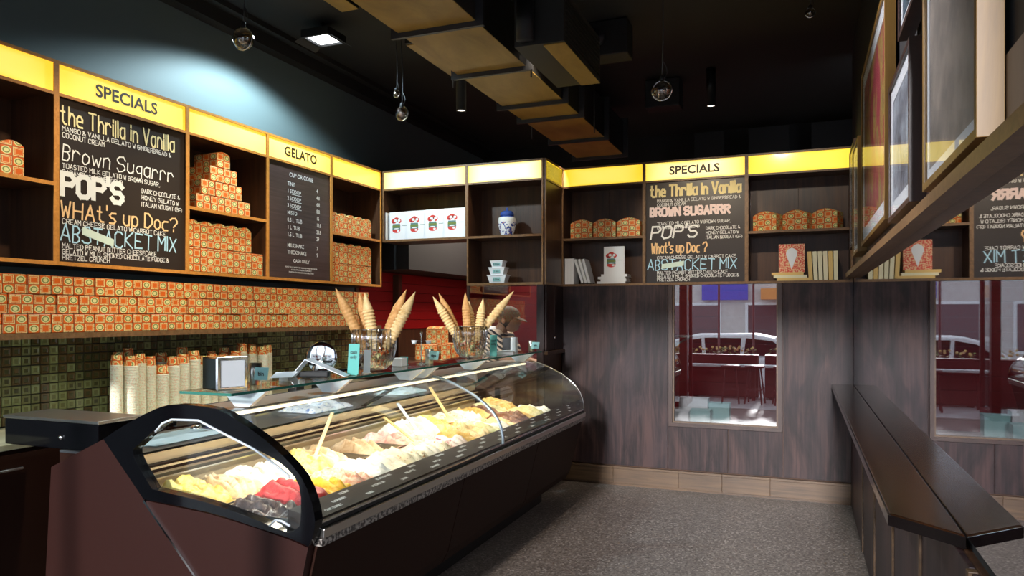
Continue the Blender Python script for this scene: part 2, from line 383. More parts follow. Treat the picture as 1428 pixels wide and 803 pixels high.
# ================================================================ the room shell
XL, XR, YB, YP = -3.98, .379, 6.36, 5.87
ZT, ZB, ZS = 2.84, 1.765, 2.20       # cabinet top, bottom, middle shelf
CZ = 3.70
structure('floor', MB().box(-4.2, 1.2, .45, 9.2, -.1, 0), 'floor')
structure('ceiling', MB().box(-4.2, 1.2, .45, 9.2, CZ, CZ+.1), 'ceil')
wl = structure('wall_left', MB().box(XL-.15, XL, .45, 9.2, 0, CZ), 'teal')
structure('wall_right', MB().box(XR+.012, XR+.2, .45, 6.7, 0, CZ), 'darkwall')
structure('wall_far', MB().box(-4.2, 1.2, 9.0, 9.15, 0, CZ), 'darkwall')
structure('wall_kitchen_right', MB().box(1.05, 1.2, 6.7, 9.0, 0, CZ), 'darkwall')
# ceiling edge rails along the left wall
for i, (x, z, r) in enumerate(((XL+.05, CZ-.05, .05), (XL+.22, CZ-.02, .02))):
    structure('trim_%d' % (i+1), MB().box(x-r, x+r, .6, 9.0, z-r, z+r), 'ceil')

# partition at the back: veneer panels round the window
WX0, WX1, WZ0 = -1.033, -.18, .58
bw = structure('wall_back', MB().box(-2.03, WX0-.03, YB+.02, YB+.10, 0, ZB).box(WX1+.03, XR+.3, YB+.02, YB+.10, 0, ZB).box(WX0-.03, WX1+.03, YB+.02, YB+.10, 0, WZ0-.03), 'cab')
for x0, x1, z0, z1 in ((-2.028, -1.075, .18, ZB), (-1.071, -.575, .18, WZ0-.035), (-.571, -.142, .18, WZ0-.035), (-.138, XR-.002, .18, ZB)):
    MB(((x0+x1)/2, YB, z0)).box(x0, x1, YB, YB+.02, z0, z1).build('veneer_panel', 'veneer', bw, ((x0+x1)/2, YB, z0), bevel=.0015)
MB().box(-1.071, WX0-.032, YB, YB+.02, WZ0-.031, ZB).build('veneer_panel', 'veneer', bw)
MB().box(WX1+.032, -.142, YB, YB+.02, WZ0-.031, ZB).build('veneer_panel', 'veneer', bw)
bb = structure('baseboard_back', MB().box(-2.03, XR, YB-.006, YB+.02, 0, .02), 'base')
xs = [-2.03, -1.55, -.98, -.62, -.24, XR-.002]
for a, b in zip(xs, xs[1:]):
    m = MB((a, YB, 0)); m.box(a+.0005, b-.0005, YB-.022, YB-.001, .021, .150); m.box(a+.0005, b-.0005, YB-.030, YB-.001, .152, .172); m.build('skirting_board', 'base', bb, (a, YB, 0), bevel=.002)
# window in the partition
wn = structure('window_1', MB().box(WX0-.03, WX0, YB-.02, YB+.12, WZ0-.03, ZB-.001).box(WX1, WX1+.03, YB-.02, YB+.12, WZ0-.03, ZB-.001).box(WX0, WX1, YB-.02, YB+.12, WZ0-.03, WZ0), 'frame_dark')
MB().box(WX0, WX1, YB+.03, YB+.036, WZ0, ZB-.002).build('window_pane', 'pane', wn)
m = MB()
for a, b in ((WX0, WX0+.012), (WX1-.012, WX1)): m.box(a, b, YB+.005, YB+.03, WZ0, ZB-.002)
m.box(WX0+.012, WX1-.012, YB+.005, YB+.03, WZ0, WZ0+.012); m.build('window_bead', 'base', wn)

# return panels between the two cabinet runs, and the pane beside them
rt = structure('wall_return', MB().box(-2.10, -2.035, YP+.02, YB+.1, 0, ZB), 'cab')
MB().box(-2.034, -2.018, YP+.02, YP+.235, 1.2, ZB-.002).build('veneer_panel', 'veneer', rt, bevel=.003)
MB().box(-2.034, -2.018, YP+.245, YB-.002, 1.2, ZB-.002).build('veneer_panel', 'veneer', rt, bevel=.003)
MB().box(-2.034, -2.0, YP+.0, YB-.002, 1.165, 1.197).build('rail', 'cab', rt, bevel=.003)
MB().box(-2.10, -2.034, YP-.0, YP+.02, 0, ZB-.002).build('veneer_panel', 'veneer', rt)
MB().lathe([(.001, 0), (.012, .004), (.009, .012), (.001, .02)], (-2.018, YP+.21, 1.31), 10, 'x').build('knob', 'chrome', rt)
M['pane2'] = sheet_glass('reflective_pane_glass', (.92, .92, .92), 1.55, 1.0, .06)
structure('wall_low', MB().box(-2.757, -2.10, YP, YP+.03, 0, .998), 'cab')
w2 = structure('window_2', MB().box(-2.757, -2.735, YP-.002, YP+.03, 1.0, ZB-.002).box(-2.735, -2.10, YP-.002, YP+.03, 1.0, 1.03), 'frame_dark')
MB().box(-2.735, -2.10, YP+.01, YP+.016, 1.03, ZB-.002).build('window_pane', 'pane2', w2)

# left wall: tiled splashback
gr = structure('trim_splashback', MB().box(XL, XL+.006, 2.0, 5.9, .9, 1.40), 'grout')
P_ = .0535; tm = {}
for k in 'abcd':
    m = MB(); s_ = .0245
    m.add([(0, -s_, -s_), (0, s_, -s_), (0, s_, s_), (0, -s_, s_), (.005, -s_+.002, -s_+.002), (.005, s_-.002, -s_+.002), (.005, s_-.002, s_-.002), (.005, -s_+.002, s_-.002),
           (.005, -.014, -.014), (.005, .014, -.014), (.005, .014, .014), (.005, -.014, .014), (.003, -.011, -.011), (.003, .011, -.011), (.003, .011, .011), (.003, -.011, .011)],
          [(0, 1, 5, 4), (1, 2, 6, 5), (2, 3, 7, 6), (3, 0, 4, 7), (4, 5, 9, 8), (5, 6, 10, 9), (6, 7, 11, 10), (7, 4, 8, 11), (8, 9, 13, 12), (9, 10, 14, 13), (10, 11, 15, 14), (11, 8, 12, 15)])
    m.m = 1; m.add([(.003, -.011, -.011), (.003, .011, -.011), (.003, .011, .011), (.003, -.011, .011)], [(0, 1, 2, 3)])
    tm[k] = (m, {'a': ('tile_a', 'tile_d'), 'b': ('tile_b', 'tile_d'), 'c': ('tile_c', 'tile_a'), 'd': ('tile_d', 'tile_b')}[k])
tmesh = {k: v[0].mesh('tile', v[1]) for k, v in tm.items()}
stuff = {k: MB() for k in 'abcd'}
cnt = 0; rnd = random.Random(3)
for j in range(72):
    y = 2.06+P_*j
    for i in range(9):
        z = .93+P_*i
        k = rnd.choice('aabbcd' if i > 3 else 'aabccc')
        if 14 <= j < 47:
            o = bpy.data.objects.new('tile', tmesh[k]); COL.objects.link(o); o.parent = gr; o.location = (XL+.006, y, z); cnt += 1
        else:
            sm = stuff[k]; src = tm[k][0]; b = len(sm.v)
            sm.v += [(p[0]+XL+.006, p[1]+y, p[2]+z) for p in src.v]
            sm.f += [[b+q for q in f] for f in src.f]; sm.mi += src.mi; sm.sm += src.sm
for k, sm in stuff.items():
    o = sm.build('tile_field', tm[k][1], gr); o['kind'] = 'stuff'

# red boards in the passage beyond the counter, dark panelling below, bulkhead above
rb = structure('wall_passage', MB().box(XL, XL+.02, 5.95, 9.0, .3, 2.5), 'cab')
for i in range(6):
    MB().box(XL+.021, XL+.034, 6.0, 8.98, 1.36+i*.097, 1.36+i*.097+.093).build('red_board', 'redboard', rb, bevel=.002)
structure('trim_post', MB().box(XL+.035, XL+.10, 6.60, 6.67, 1.06, 1.925), 'cab')
structure('trim_bulkhead', MB().box(XL+.021, XL+.45, 6.2, 8.98, 1.95, 2.88), 'darkwall')
bd = structure('wall_kitchen', MB().box(-4.0, 1.05, 8.9, 8.99, 0, 2.5), 'kitchred')
for i in range(14):
    MB().box(-3.9, 1.04, 8.885, 8.899, .25+i*.155, .25+i*.155+.15).build('red_board', 'kitchred', bd, bevel=.003)
# shadowy panels standing high beyond the cabinets
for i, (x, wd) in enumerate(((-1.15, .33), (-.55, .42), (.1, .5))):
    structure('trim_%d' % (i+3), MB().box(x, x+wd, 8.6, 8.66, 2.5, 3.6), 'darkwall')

# right wall: mirror, rail, panelled dado with light edge strips
mr = structure('trim_mirror', MB().box(XR, XR+.01, .95, YB+.0, .955, 1.80), 'mirror')
dado = structure('baseboard_right', MB().box(XR-.004, XR+.012, .8, YB-.03, 0, .92), 'cab')
ys = [YB-.035, 5.1, 4.3, 3.46, 2.70, 1.95, 1.2]
for i, (b, a) in enumerate(zip(ys, ys[1:])):
    MB((XR, a, 0)).box(XR-.018, XR-.004, a+.022, b-.022, .01, .915).build('dado_panel', 'veneer', dado, (XR, a, 0), bevel=.002)
    MB().box(XR-.026, XR-.004, a-.014, a+.014, .01, .915).build('edge_strip', 'base', dado, bevel=.002)
structure('trim_rail', MB().prism([(XR-.055, 1.80), (XR+.01, 1.80), (XR+.01, 1.835), (XR-.055, 1.835)], 'y', .95, YB), 'edgeback')
structure('trim_backing', MB().box(XR, XR+.011, .95, YB, 1.836, 2.02), 'frame_dark')

# ledge along the mirror
lg = root('bar_ledge', 'polished dark wooden bar ledge running along the mirrored right wall', 'ledge', (.30, 2.2, .93))
MB((.30, 2.2, .93)).prism([(.225, 2.26), (XR-.001, 2.10), (XR-.001, YB-.001), (.225, YB-.001)], 'z', .921, .955).build('top_board', 'ledge', lg, bevel=.004)
MB((.30, 2.2, .93)).prism([(.224, 2.258), (XR-.001, 2.098), (XR-.001, 2.094), (.221, 2.256), (.221, YB-.002), (.224, YB-.002)][::-1], 'z', .922, .951).build('front_edge', 'ledge_front', lg)
for y in (2.9, 3.9, 4.9, 5.9):
    MB((.30, 2.2, .93)).prism([(.25, .92), (XR-.03, .92), (XR-.03, .80)], 'y', y-.012, y+.012).build('bracket', 'blackm', lg)

# shopfront behind the photographer
sf = structure('wall_front', MB().box(-4.2, 1.2, .45, .60, 2.9, CZ).box(-4.2, -3.98, .45, .60, 0, 2.9).box(XR, 1.2, .45, .60, 0, 2.9), 'dkred')
w3 = structure('window_3', MB().box(-3.98, -1.75, .50, .58, 2.84, 2.9).box(-3.98, -1.75, .50, .58, 0, .08).box(-1.87, -1.75, .48, .60, 0, 2.9)
               .box(-3.98, -3.92, .50, .58, .08, 2.84).box(-2.87, -2.81, .50, .58, .08, 2.84), 'dkred')
MB().box(-3.92, -2.87, .535, .541, .08, 2.84).box(-2.81, -1.87, .535, .541, .08, 2.84).build('window_pane', 'glass', w3)
d1 = structure('door_1', MB().box(-1.84, -1.78, .41, .47, 0, 2.88).box(-1.84, -1.78, -.30, -.24, 0, 2.88).box(-1.84, -1.78, -.24, .41, .0, .1).box(-1.84, -1.78, -.24, .41, 2.8, 2.88), 'dkred')
MB().box(-1.813, -1.807, -.24, .41, .1, 2.8).build('door_glass', 'glass', d1)

# ================================================================ cabinets
def bay(loc, rz, width, depth, shelves, glow_key, label, word=None, board=False, edge='edge', bottom=True, z0=ZB, nb=2, left=True, right=True, nopane=False):
    r = root('shelf_cabinet', label, 'cabinet', (loc[0], loc[1], z0), rz)
    T = .014; h = ZT-z0; O = (0, 0, 0)
    LZ0, LZ1 = 2.672-z0, 2.822-z0
    def part(name, m, *b, **k):
        q = MB()
        for x in b: q.box(*x)
        return q.build(name, m, r, **k)
    part('side_panel', 'cab', (0, T, .006, depth, 0, h)); part('side_panel', 'cab', (width-T, width, .006, depth, 0, h))
    if not board:
        n = max(1, round((width-.04)/.37)); ww = (width-2*T)/n
        for i in range(n): part('back_panel', 'cab', (T+i*ww+.0005, T+(i+1)*ww-.0005, depth-.012, depth, .001 if bottom else ZS-z0, h-.02), bevel=.001)
    part('top_panel', 'cab', (T, width-T, .006, depth, h-.016, h)); part('light_box_floor', 'cab', (T, width-T, .02, depth-.012, LZ0-.012, LZ0))
    if bottom: part('bottom_panel', 'cab', (T, width-T, .006, depth, 0, .02))
    # lipping on the front edges
    part('front_edge', edge, (0, T, -.002, .006, 0, h)); part('front_edge', edge, (width-T, width, -.002, .006, 0, h))
    part('front_edge', edge, (T, width-T, -.002, .006, h-.016, h)); part('front_edge', edge, (T, width-T, -.002, .006, LZ0-.016, LZ0))
    if bottom: part('front_edge', edge, (T, width-T, -.002, .006, 0, .02))
    for s in shelves:
        sh = part('shelf', 'cab', (T, width-T, .008, depth-.012, s-z0-.02, s-z0))
        MB().box(T, width-T, -.002, .008, s-z0-.02, s-z0).build('front_edge', edge, sh)
    lb = part('light_panel', glow_key, (T, width-T, .006, .012, LZ0, h-.016))
    if word:
        q = MB(); text_mb(q, word, width/2, LZ0+.045, .098, .004, 'CENTER', .022, 1.06); q.build('lettering', 'brownink', lb)
    return r
LW = dict(rz=PI/2)
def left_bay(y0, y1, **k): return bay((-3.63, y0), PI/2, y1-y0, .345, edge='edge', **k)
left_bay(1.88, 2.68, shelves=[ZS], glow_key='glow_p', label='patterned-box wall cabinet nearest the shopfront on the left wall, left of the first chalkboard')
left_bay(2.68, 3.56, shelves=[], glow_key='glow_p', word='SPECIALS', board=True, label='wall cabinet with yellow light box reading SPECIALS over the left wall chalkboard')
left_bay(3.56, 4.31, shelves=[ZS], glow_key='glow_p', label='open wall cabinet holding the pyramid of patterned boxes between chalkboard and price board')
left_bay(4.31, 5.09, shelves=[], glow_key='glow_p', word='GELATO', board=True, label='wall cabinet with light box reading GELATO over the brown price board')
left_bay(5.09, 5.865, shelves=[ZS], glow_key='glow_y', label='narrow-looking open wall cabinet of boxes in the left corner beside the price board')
bay((-3.62, YP), 0, .863, .30, [], 'glow_w', 'cream lit wall cabinet holding four white books in the corner', edge='edgeback', z0=2.18)
bay((-2.757, YP), 0, .715, .30, [ZS], 'glow_w', 'cream lit wall cabinet holding the blue and white jar and three white tubs', edge='edgeback')
bay((-2.019, YP+.003), PI/2, .484, .018, [], 'glow_y', 'narrow yellow lit return between the corner cabinets and the back wall cabinets', edge='edgeback')
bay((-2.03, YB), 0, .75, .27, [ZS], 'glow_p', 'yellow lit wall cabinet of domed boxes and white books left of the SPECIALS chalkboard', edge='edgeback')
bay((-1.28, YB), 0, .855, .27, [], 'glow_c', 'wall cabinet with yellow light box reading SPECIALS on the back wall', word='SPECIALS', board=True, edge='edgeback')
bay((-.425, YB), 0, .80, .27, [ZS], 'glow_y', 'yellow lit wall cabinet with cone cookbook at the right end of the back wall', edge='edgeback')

# chalkboards
def chalkboard(loc, rz, wd, label, style):
    r = root('chalkboard', label, 'menu board', (loc[0], loc[1], ZB+.02), rz)
    H = 2.656-ZB-.02; a, b = .015, wd-.015
    MB().box(a, b, .012, .03, .0, H-.001).build('board_panel', 'blackboard', r)
    y = .0105; W = b-a
    def z(f): return H*(1-f)
    def L(name, m, items):
        for (s, x, f, hh, width, th, jt, sl) in items:
            q = MB(); scrawl(q, s, a+x*W, z(f), hh*H, 1, y, th, jt, sl, width*W); q.build(name, m, r)
    if style == 'left':
        L('chalk_heading', 'chalk_y', [('the Thrilla in Vanilla', .02, .155, .105, .90, .11, .12, 0)]); L('chalk_heading', 'chalk_w', [('Brown Sugarrr', .03, .375, .095, .88, .085, .25, .08)])
        L('chalk_heading', 'chalk_w', [("POP'S", .03, .585, .125, .46, .26, .08, 0)]); L('chalk_heading', 'chalk_o', [("WHAt's up Doc?", .02, .725, .095, .93, .12, .15, .03)])
        X = .03
    else:
        L('chalk_heading', 'chalk_y', [('the Thrilla in Vanilla', .05, .14, .105, .93, .19, .1, 0)]); L('chalk_heading', 'chalk_p', [('BROWN SUGARRR', .05, .335, .076, .82, .30, .12, 0)])
        L('chalk_heading', 'chalk_w', [("POP'S", .05, .555, .115, .50, .15, .15, .18)]); L('chalk_heading', 'chalk_o', [("What's up Doc ?", .06, .705, .095, .58, .14, .2, .05)])
        X = .12
    L('chalk_heading', 'chalk_b', [('ABSTACKET MIX', .02, .875, .10, .92, .10, .3, .04)])
    hh, th = .028, .14
    L('chalk_text', 'chalk_w', [('MANGO & VANILLA GELATO W GINGERBREAD &', X, .20, hh, .85, th, .3, 0), ('COCONUT CREAM', X, .24, hh, .30, th, .3, 0),
        ('TOASTED MILK GELATO W BROWN SUGAR,', X, .425, hh, .75, th, .3, 0), ('CARAMEL & HONEYCOMB', X, .465, hh, .44, th, .3, 0),
        ('DARK CHOCOLATE &', .62, .49, hh, .34, th, .3, 0), ('HONEY GELATO W', .62, .535, hh, .33, th, .3, 0), ('ITALIAN NOUGAT (GF)', .62, .58, hh, .36, th, .3, 0),
        ('CREAM CHEESE GELATO W CARROT CAKE', X, .765, hh, .80, th, .3, 0), ('MALTED PEANUT BUTTER CHEESECAKE', X, .915, hh, .72, th, .3, 0),
        ('GELATO W MILO, SMOKED CHOCOLATE FUDGE &', X, .95, hh, .83, th, .3, 0), ('PRETZEL CRUNCH', X, .985, hh, .34, th, .3, 0)])
    q = MB(); cx, cz = a+.28*W, z(.825); q.obox((cx, .0095, cz), (.115*W, 0, -.03*W if style == 'left' else .015*W), (0, .0006, 0), (.002, 0, .018*W+.006)); q.build('tape_strip', 'tape', r)
    return r
chalkboard((-3.63, 2.68), PI/2, .88, 'chalkboard of handwritten specials on the left wall, nearest the camera', 'left')
chalkboard((-1.28, YB), 0, .855, 'chalkboard of handwritten specials between shelves on the back wall', 'back')
# printed price board
pb = root('price_board', 'brown price board listing cup or cone prices beneath the GELATO light box', 'menu board', (-3.63, 4.31, ZB+.02), PI/2)
H = 2.656-ZB-.02
MB().box(.015, .765, .010, .03, 0, H-.001).build('board_panel', 'menu', pb)
def PT(*a_):
    q = MB(); text_mb(q, *a_); q.build('lettering', 'chalk_w', pb)
yy = .0085; rows = [('TINY', '4'), ('1 SCOOP', '4.8'), ('2 SCOOP', '6.8'), ('3 SCOOP', '8.8'), ('MISTO', '16'), ('0.5 L  TUB', '13.8'), ('1 L  TUB', '23.8'), ('1.5 L  TUB', '29')]
PT('CUP OR CONE', .40, H*.895, .046, yy, 'CENTER', .012, .95)
for i, (a_, b_) in enumerate(rows):
    zz = H*(.815-i*.0635); PT(a_, .23, zz, .042, yy, 'LEFT', .014, .95); PT(b_, .59, zz-.004, .042, yy, 'LEFT', .014, .8)
    if 1 <= i <= 3: MB().box(.28, .40, yy-.0003, yy, zz-.010, zz-.006).build('underline', 'chalk_w', pb)
for i, (a_, b_) in enumerate((('MILKSHAKE', '7'), ('THICKSHAKE', '9'))):
    zz = H*(.275-i*.06); PT(a_, .23, zz, .042, yy, 'LEFT', .014, .92); PT(b_, .59, zz, .042, yy, 'LEFT', .014, .9)
PT('CASH ONLY', .40, H*.145, .036, yy, 'CENTER', .01, 1)
for i, s_ in enumerate(('PLEASE TELL US ABOUT ANY ALLERGIES WHEN YOU ORDER', 'ALL GELATO IS MADE IN STORE DAILY', 'PRICES IN DOLLARS AND INCLUDE ALL TAXES')):
    PT(s_, .40, H*(.095-i*.022), .0145, yy, 'CENTER', .01, 1)


# ================================================================ takeaway boxes
def box_mesh(w_, d, h, dome, name='takeaway_box'):
    m = MB(); n = 8; pts = [(-w_/2, 0), (w_/2, 0)]
    for i in range(n+1):
        t = i/n; pts.append((w_/2-w_*t, h+dome*math.sin(PI*t)**.8 if dome else h))
    pts2 = pts[::-1]
    m.prism(pts2, 'y', 0, d)
    return m.mesh(name, 'print')
small = box_mesh(.1235, .20, .0985, 0); small_d = box_mesh(.1235, .20, .092, .018)
tall = box_mesh(.1235, .20, .158, 0); tall_d = box_mesh(.1235, .20, .150, .026); wide = box_mesh(.205, .13, .135, .035)
def tbox(me, loc, rz, label, group):
    o = bpy.data.objects.new('takeaway_box', me); COL.objects.link(o); o.location = loc; o.rotation_euler = (0, 0, rz)
    b = o.modifiers.new('bevel', 'BEVEL'); b.width = .0035; b.segments = 1; b.limit_method = 'ANGLE'
    return tag(o, label, 'box', group)
# long shelf below the left cabinets
sh = root('box_shelf', 'long brown wall shelf carrying three rows of patterned boxes on the left wall', 'shelf', (-3.8, 4, 1.38))
MB((-3.8, 4, 1.38)).box(XL+.001, -3.635, 1.95, 5.86, 1.385, 1.408).build('shelf_board', 'cab', sh)
MB((-3.8, 4, 1.38)).box(-3.635, -3.625, 1.95, 5.86, 1.380, 1.410).build('front_edge', 'edgeback', sh)
for r_ in range(3):
    for i in range(29):
        y = 2.10+.1262*i+(.03 if r_ == 1 else 0)
        if y > 5.80: continue
        tbox(small, (-3.652+rnd.uniform(-.006, .004), y, 1.4095+r_*.1005), PI/2+rnd.uniform(-.012, .012),
             'patterned box %s from left in the %s row of the long wall shelf' % (ORD[i+1], ('bottom', 'middle', 'top')[r_]), 'boxes on the long wall shelf')
for row, (n_, y0) in enumerate(((4, 3.66), (3, 3.70), (2, 3.78), (1, 3.84))):
    for i in range(n_):
        tbox(small if row < 3 else small_d, (-3.66, y0+.063+i*.1262, ZS+.001+row*.1005), PI/2, 'patterned box in the pyramid between boards, %s layer, %s from left' % (('bottom', 'second', 'third', 'top')[row], ORD[i+1]), 'pyramid of boxes in the wall cabinet')
for row in range(2):
    for i in range(5 if row else 6):
        tbox((tall, tall_d)[row], (-3.66, 3.5755+.0605+i*.1198, ZB+.0215+row*.160), PI/2, 'tall patterned box below the pyramid shelf, %s row, %s from the left' % (('bottom', 'top')[row], ORD[i+1]), 'boxes below the pyramid shelf').scale = (.965, 1, 1)
for i in range(5):
    tbox(tall_d, (-3.66, 5.115+.063+i*.1262, ZS+.001), PI/2, 'tall domed patterned box on the corner cabinet upper shelf, %s from left' % ORD[i+1], 'boxes on the upper corner shelf')
for row in range(2):
    for i in range(5):
        tbox((tall, tall_d)[row], (-3.66, 5.115+.063+i*.1262+.04*row*0, ZB+.0215+row*.160), PI/2, 'tall patterned box low in the left corner cabinet, %s row, %s from left' % (('bottom', 'top')[row], ORD[i+1]), 'boxes in the lower corner cabinet')
for i in range(5):
    tbox(tall_d, (-3.66, 1.965+i*.1262, ZS+.001), PI/2, 'tall patterned box in the cabinet left of the first chalkboard, %s from the left' % ORD[i+1], 'boxes left of the first chalkboard')
for i, x in enumerate((-1.86, -1.645, -1.425)):
    tbox(wide, (x, YB+.04, ZS+.001), 0, 'domed patterned box above the white books on the back wall, %s from the left' % ORD[i+1], 'domed boxes above the white books')
for i, x in enumerate((-.29, -.055, .17)):
    tbox(wide, (x, YB+.09, ZS+.001), -.42, 'domed patterned box turned sideways above the cone cookbook, %s from the left' % ORD[i+1], 'domed boxes above the cone cookbook')

# ================================================================ books and ornaments
def art(q, cx, cz, s, y):
    """stack of scoops printed on the covers; material slots: 1 red 2 white 3 green 4 teal 5 dark red"""
    def disc(x, z, r, mi, rz=1., dy=0.):
        q.m = mi; n = 12; q.add([(cx+(x+r*math.cos(2*PI*k/n))*s*1.25, y-dy, cz+(z+r*rz*math.sin(2*PI*k/n))*s) for k in range(n)], [tuple(range(n))])
    for x, z, r in ((-.28, .55, .3), (0, .72, .32), (.28, .55, .3)): disc(x, z, r, 1, 1, 0)
    disc(-.12, .62, .17, 2, 1, .0002); disc(.3, .62, .16, 2, 1, .0002); disc(.12, .36, .15, 2, 1, .0002); disc(-.33, .42, .1, 5, 1, .0002)
    disc(0, -.62, .46, 1, .7, .0002); disc(.2, -.68, .16, 2, .8, .0003)
    q.m = 4; q.add([(cx-.57*s, y-.0004, cz-.52*s), (cx+.57*s, y-.0004, cz-.52*s), (cx+.52*s, y-.0004, cz+.2*s), (cx-.52*s, y-.0004, cz+.2*s)], [(0, 1, 2, 3)])
    q.m = 3; q.add([(cx-.57*s, y-.0006, cz-.26*s), (cx+.57*s, y-.0006, cz-.26*s), (cx+.56*s, y-.0006, cz+.02*s), (cx-.56*s, y-.0006, cz+.02*s)], [(0, 1, 2, 3)])
    disc(0, -.4, .3, 2, .22, .0008); q.m = 0
M['b_green'] = mat('book_olive', (.16, .22, .05), .5); M['b_teal'] = mat('book_teal', (.10, .22, .22), .5); M['b_dred'] = mat('book_dark_red', (.22, .02, .03), .5)
ARTM = ['white', 'paint_red', 'white', 'b_green', 'b_teal', 'b_dred']
def cover_book(loc, rz, wd, ht, th, label, group=None, tilt=0.):
    r = root('book', label, 'book', loc, rz, group); r.rotation_euler = (tilt, 0, rz)
    MB().box(0, wd, 0, .003, 0, ht).box(0, wd, th-.003, th, 0, ht).box(0, .003, .003, th-.003, 0, ht).build('cover', 'white', r)
    MB().box(.003, wd-.004, .003, th-.003, .003, ht-.003).build('pages', 'pages', r)
    q = MB(); art(q, wd*.37, ht*.52, ht*.28, -.0005); q.m = 4; q.box(wd*.68, wd*.92, -.0008, -.0005, ht*.5, ht*.515); q.build('cover_print', ARTM, r)
    return r
for i in range(4):
    cover_book((-3.575+i*.196, YP+.05-.012*i, 2.2005), 0, .197 if i < 3 else .21, .262, .024, 'white cookbook with red and green cover art, %s from left of four' % ORD[i+1], 'four white cookbooks facing out')
b0 = MB((0, 0, 0)).box(-3.606, -3.602, YP+.03, YP+.21, 2.2005, 2.46).build('book', 'white'); tag(b0, 'thin white book standing edge-on at the left of the four white cookbooks', 'book')

def flat_book(loc, wd, dp, th, m, label, group, rz=0, vertical=False, lean=0., pages='pages'):
    r = root('book', label, 'book', loc, rz, group)
    if vertical:
        r.rotation_euler = (0, lean, rz)
        MB().box(0, .002, 0, dp, 0, wd).box(th-.002, th, 0, dp, 0, wd).box(.002, th-.002, 0, .003, 0, wd).build('cover', m, r)
        MB().box(.002, th-.002, .003, dp-.004, .004, wd-.004).build('pages', pages, r)
    else:
        MB().box(0, wd, 0, dp, 0, .002).box(0, wd, 0, dp, th-.002, th).box(0, wd, 0, .003, .002, th-.002).build('cover', m, r)
        MB().box(.004, wd-.004, .003, dp-.004, .002, th-.002).build('pages', pages, r)
    return r
z_ = ZB+.0205
for i in range(3): flat_book((-2.012+i*.0285, YB+.03, z_), .235, .17, .027, 'white', 'upright white book at the left end of the back cabinet, %s from the left' % ORD[i+1], 'upright white books', vertical=True)
for i in range(3): flat_book((-1.856+i*.031, YB+.03, z_+.007), .225, .17, .022, 'white', 'white book leaning left against the upright white books, %s of three' % ORD[i+1], 'leaning white books', vertical=True, lean=-.32+.03*i)
sx = [(-1.70, .26), (-1.665, .235), (-1.69, .25), (-1.66, .235), (-1.685, .25)]
zz = z_
for i, (x, wd) in enumerate(sx[:4]):
    flat_book((x-.01, YB+.02, zz), wd, .18, .0205, 'white', 'white book lying in the stack under the upright cookbook, %s from the bottom' % ORD[i+1], 'stack of white books lying flat'); zz += .0208
cover_book((-1.655, YB+.06, zz), 0, .185, .25, .024, 'white cookbook with red scoop art standing on a stack of white books')
# cone cookbook with its stack
zc = z_
for i, (x, wd, mt) in enumerate(((-.155, .255, 'cyellow'), (-.18, .255, 'ccream'), (-.195, .245, 'cyellow'))):
    flat_book((x-.035, YB+.02, zc), wd, .19, .0225, mt, ('yellow book at the bottom of the stack below the cone cookbook', 'cream book in the middle of the stack below the cone cookbook', 'yellow book on top of the stack below the cone cookbook')[i], 'stack below the cone cookbook', pages='ccream'); zc += .0228
def cone_book(loc, wd, ht, label):
    m = noisy('red_speckled_cover', (.72, .10, .07), (.85, .55, .32), 75, .6, 2, stops=(.48, .54)); r = root('book', label, 'book', loc, 0)
    MB().box(0, wd, 0, .003, 0, ht).box(0, wd, .022, .025, 0, ht).box(0, .003, .003, .022, 0, ht).build('cover', m, r)
    MB().box(.003, wd-.004, .003, .022, .003, ht-.003).build('pages', 'pages', r)
    q = MB(); n = 14; c = wd/2; pts = [(c, -.0006, ht*.10)]+[(c+wd*.22*math.cos(PI*k/n), -.0006, ht*(.64)+wd*.26*math.sin(PI*k/n)) for k in range(n+1)]
    q.add(pts, [tuple(range(len(pts)))]); q.build('cone_print', 'white', r)
cone_book((-.175, YB+.05, zc), .198, .232, 'red speckled cookbook with a white ice cream cone on its cover')
for i in range(6):
    flat_book((.055+i*.037, YB+.03, z_+.0008), .232, .17, .030, 'cyellow' if i in (0, 4) else 'ccream', '%s book spine, %s from left in the row of six by the mirror corner' % ('yellow' if i in (0, 4) else 'cream', ORD[i+1]),
              'row of yellow and cream books', vertical=True, lean=-.055+.009*i, pages='ccream')
# ginger jar
def ginger():
    m = mat('blue_white_porcelain', (.85, .86, .88), .15); t = NT(m); v = t.coord((1, 1, 1)); n = t.noise(v, 34, 2, .5, 1.2)
    sp = t.n('ShaderNodeSeparateXYZ'); t.l(v, sp.inputs[0]); zz = sp.outputs[2]
    c = t.ramp(n, [(.50, (.86, .87, .88)), (.53, (.03, .07, .34)), (.60, (.05, .10, .40)), (.64, (.7, .35, .2))], 'CONSTANT')
    low = t.math('LESS_THAN', zz, .12); band = t.math('GREATER_THAN', zz, .165)
    c = t.mix(low, (.84, .83, .80), c); t.base(t.mix(band, c, (.04, .09, .36)))
    r = root('ginger_jar', 'blue and white lidded porcelain jar standing on the upper cabinet shelf', 'jar', (-2.42, YP+.12, ZS+.001))
    MB().lathe([(.001, 0), (.055, 0), (.058, .01), (.062, .03), (.078, .09), (.082, .13), (.076, .160), (.055, .178), (.05, .185)], n=24).build('body', m, r)
    MB().lathe([(.058, .178), (.062, .183), (.06, .205), (.045, .220), (.015, .226), (.010, .232), (.014, .240), (.008, .25), (.001, .253)], n=24).build('lid', m, r)
ginger()
